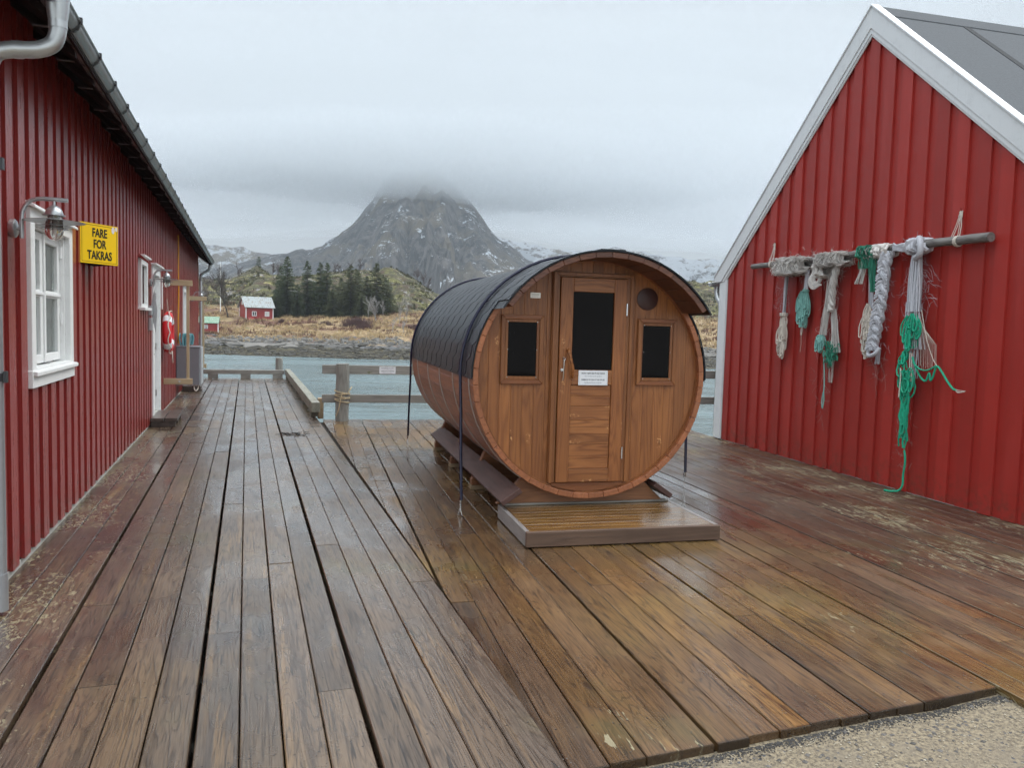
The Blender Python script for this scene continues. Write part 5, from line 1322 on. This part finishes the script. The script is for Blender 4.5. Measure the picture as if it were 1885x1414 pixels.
grass = g.mix(g.sm(nb, .46, .58), grass, (.135, .062, .034))
grass = g.mix(g.M('MULTIPLY', g.sm(nm_, .56, .66), .8), grass, (.10, .095, .022))
moss = g.mix(g.sm(nf, .42, .66), (.012, .015, .004), (.095, .078, .016))
moss = g.mix(g.M('MULTIPLY', g.sm(nm_, .48, .60), .8), moss, (.060, .032, .016))
moss = g.mix(g.M('MULTIPLY', g.sm(g.noise(g.V('ADD', P, (9., 4., 1.)), .30, 5, .7), .50, .60), .85), moss, (.105, .100, .018))
moss = g.mix(g.sm(g.noise(g.V('MULTIPLY', P, (.5, 1., 2.)), 1.1, 6, .75), .585, .615), moss, (.33, .29, .11))
moss = g.mix(g.sm(g.noise(g.V('ADD', P, (40., 9., 3.)), .35, 5, .7), .58, .64), moss, (.21, .20, .195))
c = g.mix(g.sm(zz, -1.75, -1.55), weed, rock)
c = g.mix(g.sm(zz, -1.45, -1.1), c, grass)
c = g.mix(g.sm(g.M('ADD', pz_, g.M('MULTIPLY', g.M('SUBTRACT', nb, .5), 2.5)), 3.6, 4.6), c, moss)
c = g.mix(g.M('MULTIPLY', g.M('MULTIPLY', g.sm(zz, -1.6, -1.3), g.sm(zz, .2, -.2)), g.sm(nm_, .52, .58)), c, rock)
setin(g, b, Base_Color=c, Roughness=.8, Normal=bump(g, g.M('ADD', nf, nm_), .8, .35)); MT['land'] = mt
tag(mb.build('terrain', MT['land']), kind='structure')
# boulders and stones along the tide line
MT['stone'] = plain('shore_stone', (.125, .117, .105), .75, 0, .85, 1.5, .5, .1)
MT['stonedark'] = plain('weedy_stone', (.026, .021, .010), .6, 0, .6, 3, .5, .1)
def boulder(mb, p, r, flat=.55):
    seed = R.uniform(0, 99); vs = []; n, m_ = 7, 4
    vs.append((p.x, p.y, p.z + r * flat))
    for j in range(1, m_ + 1):
        th_ = pi * .62 * j / m_
        for i in range(n):
            a = 2 * pi * i / n + j * .3; k = 1 + .35 * noise.noise((cos(a) * 1.5, sin(a) * 1.5, seed + j))
            vs.append((p.x + r * 1.25 * k * sin(th_) * cos(a), p.y + r * k * sin(th_) * sin(a), p.z + r * flat * k * cos(th_)))
    fs = [(0, 1 + i, 1 + (i + 1) % n) for i in range(n)]
    for j in range(m_ - 1):
        for i in range(n): fs.append((1 + j * n + i, 1 + (j + 1) * n + i, 1 + (j + 1) * n + (i + 1) % n, 1 + j * n + (i + 1) % n))
    mb.add(vs, fs, rc())
mb = MB()
for _ in range(2400):
    u = R.uniform(300, 1500); y = R.gauss(110.2, 1.5)
    if fb((u - 942) * .08, 0, 6, 12) < -.05: y += 1.5
    boulder(mb, at(u, y, R.uniform(-.05, .05)), R.choice((.12, .16, .2, .28, .4)), R.uniform(.4, .8))
tag(mb.build('shore_stones', MT['stone']), 'grey stones strewn along the far tide line', 'stones', kind='stuff')
mb = MB()
for _ in range(1500):
    u = R.uniform(300, 1500); y = R.uniform(94, 106); boulder(mb, at(u, y, -.02), R.choice((.2, .3, .45)), .45)
tag(mb.build('weedy_stones', MT['stonedark']), 'dark weed-covered stones at the waterline of the far shore', 'stones', kind='stuff')
for u, y, r in ((478, 106, 2.6), (500, 105, 1.9), (455, 107.5, 1.4), (640, 107, 1.7), (560, 107.5, 1.5), (1305, 107, 2.2)):
    mb = MB()
    for k in range(4): boulder(mb, at(u, y, -.25) + Vector((k * r * .8 - r, R.uniform(-.4, .4), 0)), r * R.uniform(.6, 1.0), .28)
    o = mb.build('rock_slab', MT['stone']); tag(o, group='smooth rock slabs at the far tide line', cat='rock', label={478: 'broad smooth grey rock slab below the little red house', 500: 'flat grey rock slab just right of the broadest one on the far tide line', 455: 'low grey rock slab left of the broadest one on the far tide line', 640: 'grey rock slab on the far shore beyond the thick railing post', 560: 'grey rock slab on the far shore between the house and the railing post', 1305: 'grey rock slab on the shore seen between the sauna and the boathouse'}[u])
# dry grass and heather tufts (uncountable)
MT['tuft'] = plain('dry_grass', (.42, .31, .165), .8, 0, .6, .6, .2); MT['heather'] = plain('heather_scrub', (.125, .062, .038), .9, 0, .6, .6, .2); MT['mosstuft'] = plain('moss_scrub', (.034, .034, .010), .9, 0, .6, .4, .2)
def tufts(n, y0, y1, mat, label, h, thr, seed, u0=300, u1=1500):
    mb = MB(); k = 0
    while k < n:
        u = R.uniform(u0, u1); y = R.uniform(y0, y1); x, z = land(u, y); k += 1
        if fb(x, y, 6, seed) < thr: continue
        c = rc()
        for q in range(5):
            a = R.uniform(0, 2 * pi); L = h * R.uniform(.6, 1.3); bx, by = x + R.uniform(-.3, .3), y + R.uniform(-.3, .3); w_ = .05 * h / .4
            mb.add([(bx - w_, by, z - .05), (bx + w_, by, z - .05), (bx + .3 * h * cos(a) * 1.3, by + .3 * h * sin(a), z + L)], [(0, 1, 2)], c)
    tag(mb.build('grass', mat), label, 'grass', kind='stuff')
tufts(6500, 110, 146, MT['tuft'], 'straw-coloured dry grass on the far shore', .42, -.1, 21)
tufts(6500, 114, 150, MT['heather'], 'red-brown heather patches on the far shore', .38, .02, 22)
tufts(5000, 146, 186, MT['mosstuft'], 'low green and brown scrub over the knolls', .5, .0, 23)

# little red house, green-roofed shed, flagpole
h0 = at(497, 131.5); HS = thing('house', 'little red house with pale sheet-metal roof and two white windows across the water', 'house', (h0.x - 4.2, 131.5, 1.35), rad(35))
mb = MB(); W_, D_, E_, Rr = 4.55, 3.7, 2.75, 4.25
mb.box(0, W_, 0, D_, .45, E_); mb.prism([(0, E_), (D_, E_), (D_ / 2, Rr)], 0, .01, W_ - .01)
x = .05
while x < W_: mb.box(x, x + .12, -.02, 0, .45, E_, rc()); x += .22
mb.build('wall', MT['redFar'], HS)
mb = MB(); mb.box(.02, W_ - .02, .02, D_ - .02, -.9, .449); mb.build('foundation', MT['concrete'], HS)
mb = MB(); mb.prism([(-.35, E_ - .25), (D_ / 2, Rr + .10), (D_ + .35, E_ - .25), (D_ + .35, E_ - .31), (D_ / 2, Rr + .02), (-.35, E_ - .31)], 0, -.3, W_ + .3); mb.build('roof', MT['roofpale'], HS)
for q in (-.04, W_ - .08):
    mb = MB(); mb.box(q, q + .14, -.05, .1, .4, E_ - .1); mb.build('corner_board', MT['white'], HS)
mb = MB(); mb.box(-.05, .03, D_ - .1, D_ + .04, .4, E_ - .1); mb.build('corner_board', MT['white'], HS)
for x0, x1 in ((1.0, 1.75), (3.15, 3.9)):
    mb = MB(); mb.box(x0, x1, -.06, -.021, 1.05, 1.85); f_ = mb.build('window', MT['white'], HS)
    mb = MB(); mb.box(x0 + .10, (x0 + x1) / 2 - .05, -.075, -.061, 1.14, 1.76); mb.box((x0 + x1) / 2 + .05, x1 - .10, -.075, -.061, 1.14, 1.76); mb.build('pane', MT['farpane'] if x0 < 2 else MT['curtain'], f_)
mb = MB(); mb.box(-.06, -.011, D_ * .45, D_ * .62, 2.9, 3.5); f_ = mb.build('window', MT['white'], HS)
mb = MB(); mb.prism([(-1.0, .0), (-.05, .9), (-.05, 0)], 0, .35, 1.25); mb.build('cellar_hatch', MT['redFar'], HS)
s0_ = at(398, 116); SH = thing('shed', 'low red shed with green roof standing on posts at the far shore', 'shed', (s0_.x - 5.5, 115.5, -.55), rad(17))
mb = MB(); mb.box(0, 5.5, 0, 3, .25, 1.75); mb.prism([(0, 1.75), (3, 1.75), (1.5, 2.55)], 0, .01, 5.49)
x = .05
while x < 5.4: mb.box(x, x + .12, -.02, 0, .25, 1.75, rc()); x += .22
mb.build('wall', MT['redFar'], SH)
mb = MB(); mb.prism([(-.2, 1.66), (1.5, 2.62), (3.2, 1.66), (3.2, 1.60), (1.5, 2.56), (-.2, 1.60)], 0, -.15, 5.6); mb.build('roof', MT['roofgreen'], SH)
mb = MB(); mb.box(5.40, 5.54, -.05, .08, .2, 1.65); mb.build('corner_board', MT['white'], SH)
mb = MB(); mb.box(3.55, 4.05, -.06, -.021, .8, 1.4); f_ = mb.build('window', MT['white'], SH); mb = MB()
for a in (3.61, 3.83):
    for z in (.86, 1.04, 1.22): mb.box(a, a + .16, -.07, -.061, z, z + .12)
mb.build('pane', MT['farpane'], f_)
for x in (.3, 2, 3.8, 5.2):
    mb = MB(); mb.tube([(x, .3, -1.2), (x, .3, .25)], .09, 6); mb.tube([(x, 2.7, -1.2), (x, 2.7, .25)], .09, 6); mb.build('post', MT['grey'], SH)
p = at(404, 138); mb = MB(); mb.tube([(0, 0, -.2), (0, 0, 4.2), (0, 0, 8.6)], [.09, .075, .05], 8); o = mb.build('pole', MT['white'], None)
FPo = thing('flagpole', 'bare white flagpole beside the little red house', 'flagpole', p); o.parent = FPo
mb = MB(); mb.lathe([(.06, 8.55), (.10, 8.62), (.06, 8.72), (.01, 8.75)], 8); mb.build('finial', MT['white'], FPo)

# ---------------------------------------------------------------- trees
MT['needle'] = plain('spruce_needles', (.040, .058, .017), .8, 0, .65, 1.2, .2); MT['needle2'] = plain('olive_spruce_needles', (.056, .064, .021), .8, 0, .6, 1.0, .2)
MT['bark'] = plain('dark_bark', (.055, .045, .038), .9, 0, .4, 6); MT['birch'] = plain('pale_birch_bark', (.27, .26, .25), .8, 0, .5, 5); MT['twig'] = plain('purple_brown_twigs', (.085, .062, .060), .9, 0, .4, 4); MT['redtwig'] = plain('red_brown_thicket', (.080, .036, .032), .9, 0, .4, 4)
def spruce(H, Rb, seed, mat, dens=1.0, base=.06, ragged=.25):
    r = random.Random(seed); cr = MB(); tk = MB()
    tk.tube([(0, 0, -.3), (0, 0, H * .5), (0, 0, H * .985)], [H * .016, H * .010, .015], 6)
    nl = int(H * 3.6)
    for l in range(nl):
        f_ = l / (nl - 1); z = H * (base + (1 - base) * f_) ; rr = Rb * (1 - f_) ** .82 * (1 if f_ > .08 else .75) + .10
        nb_ = max(4, int((5 + 10 * (1 - f_)) * dens))
        for k in range(nb_):
            if r.random() < .10: continue
            a = r.uniform(0, 2 * pi); L = rr * r.uniform(1 - ragged * 1.3, 1 + ragged * .5); dr = -.16 * L + .08 * L * f_ * 3
            d = Vector((cos(a), sin(a), 0)); e = Vector((-sin(a), cos(a), 0)); c = (r.random(), r.random(), r.random())
            z1 = z + r.uniform(-.12, .12) * H / 10
            n_ = max(3, int(L * 4.2))
            for q in range(n_):
                t = (q + .6) / n_; p = d * L * t + Vector((0, 0, z1 + dr * t * t * 1.6 + .06 * L * sin(t * 3)))
                w_ = (.34 * (1 - t * .62)) * min(1, L / 1.6) + .06; ln = .34
                for s_ in (-1, 1):
                    tip = p + e * s_ * w_ * r.uniform(.7, 1.25) + d * ln * r.uniform(.3, .9) + Vector((0, 0, -r.uniform(.02, .22)))
                    b0 = p - d * .10; b1 = p + d * .16
                    cr.add([b0, b1, tip], [(0, 1, 2)], c)
                if r.random() < .55: cr.add([p, p + d * .22, p + Vector((r.uniform(-.1, .1), r.uniform(-.1, .1), -r.uniform(.15, .4)))], [(0, 1, 2)], c)
            cr.add([d * .05 + Vector((0, 0, z1)), d * .05 + Vector((0, 0, z1 - .04)), d * L * .8 + Vector((0, 0, z1 + dr * .7))], [(0, 1, 2)], c)
    cr.tube([(0, 0, H * .93), (0, 0, H)], [.05, .012], 4)
    return tk, cr
protoS = []
for sd_, H, Rb, m_, ds in ((1, 10.2, 3.0, 'needle', 1.25), (2, 9.4, 2.7, 'needle', 1.2), (3, 8.0, 3.7, 'needle2', 1.3)):
    tk, cr = spruce(H, Rb, sd_, MT[m_], ds, .05 if sd_ < 3 else .03, .25 if sd_ < 3 else .45)
    protoS.append((tk, cr, m_, H))
SPR = [(526, 139, 0, 1.02, 'tallest spruce, just right of the little red house'), (563, 140, 1, 1.02, 'second tall spruce right of the little red house'), (587, 142, 0, .90, 'slim spruce, third from the little red house'),
       (599, 141, 1, .98, 'pointed spruce touching the third one from the house'), (643, 141, 2, 1.12, 'broad olive spruce in the middle of the right-hand group'), (672, 143, 2, .86, 'low wide olive spruce behind the pale birch'),
       (690, 144, 2, 1.15, 'rightmost broad olive spruce behind the pale birch'), (506, 137, 1, .50, 'small spruce squeezed between the red house and the tallest spruce'), (545, 138, 1, .62, 'short spruce between the two tallest ones'), (610, 139, 2, .62, 'low olive spruce right of the slim pair'), (663, 138.5, 2, .55, 'low dark spruce in front of the broad olive ones'), (625, 143, 2, .80, 'shaded olive spruce behind the low one right of the slim pair'), (655, 145, 2, .95, 'tall broad olive spruce at the back of the right-hand group'), (707, 146, 2, .80, 'olive spruce at the far right end of the group'), (515, 144, 1, .85, 'dark spruce behind the gable of the red house, left of the tallest one')]
src = {}
for u, y, k, s_, lab in SPR:
    tk, cr, m_, H = protoS[k]; p = at(u, y, -.1)
    if k not in src:
        t_ = thing('spruce_tree', lab, 'tree', p, R.uniform(0, 6), 'spruces on the far shore'); tk.build('trunk', MT['bark'], t_); cr.build('crown', MT[m_], t_); src[k] = t_
    else:
        t_ = copy_tree(src[k]); t_.location = p; t_.rotation_euler = (0, 0, R.uniform(0, 6)); t_['label'] = lab
    t_.scale = (s_, s_, s_)
p = at(474, 184); tk, cr = spruce(2.4, .75, 9, MT['needle'], .8)
t_ = thing('spruce_tree', 'tiny lone spruce on top of the mossy knoll', 'tree', p, 0, 'spruces on the far shore'); tk.build('trunk', MT['bark'], t_); cr.build('crown', MT['needle'], t_)
def bare(H, seed, spread=.55, n0=4, depth=4, r0=None, twig=.012, droop=0):
    r = random.Random(seed); tk = MB(); cr = MB(); r0 = r0 or H * .016
    def grow(p, d, L, rad_, lv):
        n = 4; pts = [p]; dd = d.copy()
        for k in range(n):
            dd = (dd + Vector((r.uniform(-1, 1), r.uniform(-1, 1), r.uniform(-.3, .5))) * .13).normalized(); pts.append(pts[-1] + dd * L / n)
        rs = [max(rad_ * (1 - .5 * k / n), twig * .6) for k in range(n + 1)]
        (tk if lv == 0 else cr).tube(pts, rs, 5 if lv < 2 else 3, (r.random(),) * 3, cap=False)
        if lv >= depth: return
        nb_ = n0 + (3 if lv == 0 else 1)
        for k in range(nb_):
            i = r.randint(1, n); a = r.uniform(0, 2 * pi); sp_ = spread * r.uniform(.6, 1.3)
            side = Vector((cos(a), sin(a), 0)); nd_ = (dd * cos(sp_) + side * sin(sp_)).normalized()
            grow(pts[i], nd_, L * r.uniform(.45, .70), rs[i] * .58, lv + 1)
    grow(Vector((0, 0, -.1)), Vector((r.uniform(-.08, .08), 0, 1)), H * .48, r0, 0)
    return tk, cr
def put_bare(u, y, H, seed, lab, mb_='birch', mc_='twig', **kw):
    tk, cr = bare(H, seed, **kw); t_ = thing('bare_tree', lab, 'tree', at(u, y), 0, 'leafless trees on the far shore'); tk.build('trunk', MT[mb_], t_); cr.build('crown', MT[mc_], t_)
put_bare(418, 132.5, 8.6, 31, 'tall brown leafless tree between the flagpole and the red house', 'bark', 'bark', spread=.42, n0=6, depth=3, twig=.028)
put_bare(690, 134, 5.4, 32, 'pale spreading birch in front of the olive spruces', 'birch', 'birch', spread=.5, n0=4, depth=3, r0=.11, twig=.03)
for i, (u, y, H, sd_, lab) in enumerate(((733, 131, 4.8, 33, 'slender pale birch, left one of the pair beyond the sauna roof'), (745, 131.5, 5.0, 34, 'slender pale birch, right one of the pair beyond the sauna roof'), (740, 121, 3.2, 35, 'small leafless sapling on the yellow grass above the tide line'), (720, 121, 2.7, 36, 'leafless sapling left of its larger twin on the yellow grass'), (676, 137, 3.6, 37, 'thin pale birch stem left of the spreading birch'), (703, 137, 3.4, 41, 'thin pale birch stem right of the spreading birch'))):
    put_bare(u, y, H, sd_, lab, 'birch', 'birch', spread=.3, n0=3, depth=3, r0=.05, twig=.02)
for i, (u, y, H, sd_, lab) in enumerate(((380, 150, 5.6, 51, 'leafless tree seen just right of the far downpipe'), (392, 158, 5.0, 52, 'leafless tree left of the flagpole top'), (372, 146, 6.0, 53, 'leafless tree half hidden by the far downpipe'), (500, 178, 3.6, 54, 'leafless bush on the ridge left of the tallest spruce'),
      (510, 176, 4.0, 55, 'leafless tree on the ridge touching the tallest spruce'), (612, 183, 3.2, 56, 'leafless tree on the ridge right of the slim spruces'), (621, 183, 2.6, 66, 'small leafless tree on the ridge right of its neighbour'), (640, 182, 2.4, 67, 'low leafless bush on the ridge above the broad spruce'), (659, 183, 3.2, 57, 'round leafless tree standing alone on the ridge'), (765, 180, 4.0, 58, 'leafless tree on the right shoulder of the knoll'), (775, 178, 4.4, 59, 'tallest leafless tree on the right shoulder of the knoll'), (785, 176, 3.6, 60, 'lowest leafless tree on the right shoulder of the knoll'), (408, 168, 4.4, 61, 'leafless tree on the slope behind the flagpole'), (436, 172, 3.4, 62, 'leafless bush on the slope behind the red house'))):
    put_bare(u, y, H, sd_, lab, 'twig', 'twig', spread=.42, n0=4, depth=3, r0=.06, twig=.026)
for (u, y, W_, H, n_, lab) in ((655, 128, 3.6, 1.5, 700, 'dense dark red-brown thicket right of the middle of the grassland'), (668, 124.5, 2.2, .9, 350, 'low red-brown thicket below the larger one'), (600, 129, 1.8, .6, 200, 'small brown bush on the grass below the spruces'), (517, 130, .8, .7, 120, 'little dark bush at the right corner of the red house'), (765, 127, 2.5, .8, 250, 'reddish bush on the grass beside the sauna roof')):
    mb = MB(); x0, z0 = land(u, y)
    for _ in range(n_):
        dx, dy = R.gauss(0, W_ * .36), R.gauss(0, W_ * .18); uu = u + dx * 1450 / y; x, z = land(uu, y + dy); hh = H * max(.25, 1 - (dx / W_) ** 2) * R.uniform(.5, 1.1)
        a = R.uniform(-.45, .45); mb.tube([(x - x0, dy, z - z0), (x - x0 + a * hh * .5, dy, z - z0 + hh * .6), (x - x0 + a * hh, dy + R.uniform(-.2, .2), z - z0 + hh)], [.025, .02, .014], 3, rc(), cap=False)
    o = mb.build('bush', MT['redtwig'], loc=(x0, y, z0)); tag(o, lab, 'bush', 'leafless bushes on the far shore')

# ---------------------------------------------------------------- mountains
PEAK = [(-900, 560), (100, 560), (250, 540), (330, 520), (380, 503), (430, 492), (480, 474), (520, 466), (560, 460), (590, 453), (612, 438), (640, 418), (660, 398), (678, 376), (690, 354), (703, 335), (728, 318), (782, 316), (815, 334), (845, 360), (868, 386), (885, 412), (905, 436), (935, 458), (965, 478), (1000, 498), (1060, 520), (1200, 560), (1500, 590), (2600, 600)]
BACK = [(-900, 470), (150, 430), (330, 440), (400, 455), (450, 458), (480, 468), (560, 475), (700, 470), (850, 440), (900, 438), (960, 450), (1040, 463), (1130, 458), (1200, 470), (1260, 478), (1330, 480), (1450, 452), (1700, 420), (2600, 440)]
def range_mesh(tab, D, y0, n_y, base, rough, seed, pw, craggy=1.0):
    mb = MB(); us = [-880 + 6 * i for i in range(570)]; vs = []
    for j in range(n_y + 1):
        f_ = j / n_y * 1.08
        for u in us:
            y = y0 + (D - y0) * f_; x = (u - 942.5) / 1450 * y; xd = (u - 942.5) / 1450 * D
            top = 1.6 + D * (hor(u + 5 * noise.noise((u / 9, 1, seed))) - interp(tab, u) + 4.5 * noise.fractal(Vector((u / 30, seed, 2)), .75, 2, 5)) / 1450
            k = min(f_, 1)
            rk = 1.0 - abs(noise.fractal(Vector((xd / (rough * .42) + 1.2 * noise.noise((u / 160, f_ * 3, seed)), f_ * 2.1, seed)), .75, 2, 7)) * 2.0
            pr = k ** pw if f_ <= 1 else 1 - (f_ - 1) * 2
            # cliff bands and gullies
            t_ = pr * 7 + .8 * noise.noise((xd / 60, f_ * 3, seed)); st = (math.floor(t_) + min(1, max(0, (t_ - math.floor(t_)) * 2.2 - .6))) / 7
            pr = pr + (st - t_ / 7) * .55 * craggy * min(1, max(0, (pr - .25) * 3)) * (1 if f_ < .97 else 0)
            z = base + (top - base) * pr
            e = sin(min(f_, 1) * pi) * .85
            z += (top - base) * .24 * e * (rk - .78) * craggy + rough * .036 * e * noise.fractal(Vector((x / 18, y / 30, seed)), .7, 2, 5)
            vs.append((x, y, z))
    W_ = len(us); mb.add(vs, [(j * W_ + i, j * W_ + i + 1, (j + 1) * W_ + i + 1, (j + 1) * W_ + i) for j in range(n_y) for i in range(W_ - 1)], smooth=True)
    return mb
def rockmat(name, snow_lo, snow_amt):
    mt, g, b = newmat(name); P = g.n('ShaderNodeTexCoord').outputs['Object']; z = g.sep(P)[2]; x = g.sep(P)[0]
    nz = g.sep(g.n('ShaderNodeNewGeometry').outputs['Normal'])[2]
    n1 = g.noise(P, .012, 7, .68, .4); n2 = g.noise(g.V('MULTIPLY', P, (1., 1., .5)), .07, 8, .78); n3 = g.noise(P, .30, 3, .7)
    rk = g.mix(g.sm(n2, .42, .60), (.008, .008, .010), (.120, .106, .100))
    rk = g.mix(g.M('MULTIPLY', g.sm(n1, .48, .60), .85), rk, (.120, .090, .050))
    wd = g.mix(n3, (.040, .032, .034), (.085, .068, .066))
    rk = g.mix(g.M('MULTIPLY', g.sm(z, 75, 25), g.sm(n2, .62, .40)), rk, wd)
    sn = g.M('ADD', g.M('MULTIPLY', g.noise(g.V('MULTIPLY', P, (1., .5, 1.6)), .026, 9, .80, .8), 1.0), g.M('MULTIPLY', g.sm(z, snow_lo, snow_lo + 120), .10))
    sn = g.M('ADD', sn, g.M('MULTIPLY', g.sm(x, -120, 120), .05))
    sn = g.M('ADD', sn, g.M('MULTIPLY', g.M('SUBTRACT', n3, .5), .22))
    m_ = g.M('MULTIPLY', g.sm(sn, snow_amt, snow_amt + .022), g.sm(nz, .30, .55))
    c = g.mix(m_, rk, (.62, .66, .70) if 'back' not in name else (.40, .43, .46))  # back ridge snow is greyer: distance haze put into its colour
    setin(g, b, Base_Color=c, Roughness=.85, Normal=bump(g, n2, .7, 9.0)); return mt
MT['mtn'] = rockmat('wet_mountain_rock', 400, .580); MT['mtnback'] = rockmat('snowy_back_ridge', 0, .60)
tag(range_mesh(PEAK, 1150, 330, 190, -4, 170, 3.3, 1.8).build('mountain', MT['mtn']), kind='structure')
tag(range_mesh(BACK, 1420, 1000, 80, 0, 150, 8.1, 1.1, .6).build('mountain', MT['mtnback']), kind='structure')

# ---------------------------------------------------------------- air
def volmat(name, col, dens, an=0.0):
    mt = bpy.data.materials.new(name); mt.use_nodes = True; t = mt.node_tree; t.nodes.remove(t.nodes['Principled BSDF'])
    v = t.nodes.new('ShaderNodeVolumePrincipled'); v.inputs['Color'].default_value = col + (1,); v.inputs['Density'].default_value = dens; v.inputs['Anisotropy'].default_value = an
    t.links.new(v.outputs[0], t.nodes['Material Output'].inputs['Volume']); return mt
hz = MB(); hz.box(-2600, 2600, -120, 2300, -12, 330); o = hz.build('haze', volmat('thin_haze', (.86, .93, 1.0), .00024)); tag(o, kind='stuff')
for i, (cx_, cy_, zc_, rx, ry, rz__, dn) in enumerate(((-110, 880, 226, 760, 440, 62, .0046), (-140, 1130, 226, 420, 230, 50, .0060), (150, 1250, 224, 1200, 380, 60, .0026), (-650, 1260, 200, 760, 380, 56, .0034), (520, 1330, 196, 760, 330, 52, .0034))):
    mb = MB(); nu, nv = 64, 32; vs = []
    for a_ in range(nv + 1):
        th_ = pi * a_ / nv
        for b_ in range(nu):
            ph = 2 * pi * b_ / nu; dx, dy, dz = sin(th_) * cos(ph), sin(th_) * sin(ph), cos(th_)
            k = 1 + .20 * noise.fractal(Vector((dx * 2.2, dy * 2.2, dz * 1.1 + i * 7)), .8, 2, 4)
            vs.append((cx_ + rx * k * dx, cy_ + ry * k * dy, zc_ + rz__ * k * dz))
    mb.add(vs, [(a_ * nu + b_, (a_ + 1) * nu + b_, (a_ + 1) * nu + (b_ + 1) % nu, a_ * nu + (b_ + 1) % nu) for a_ in range(nv) for b_ in range(nu)], smooth=True)
    o = mb.build('low_cloud', volmat('cloud_%d' % i, (.83, .86, .885), dn)); tag(o, 'grey low cloud hiding the mountain tops', 'cloud', kind='stuff')
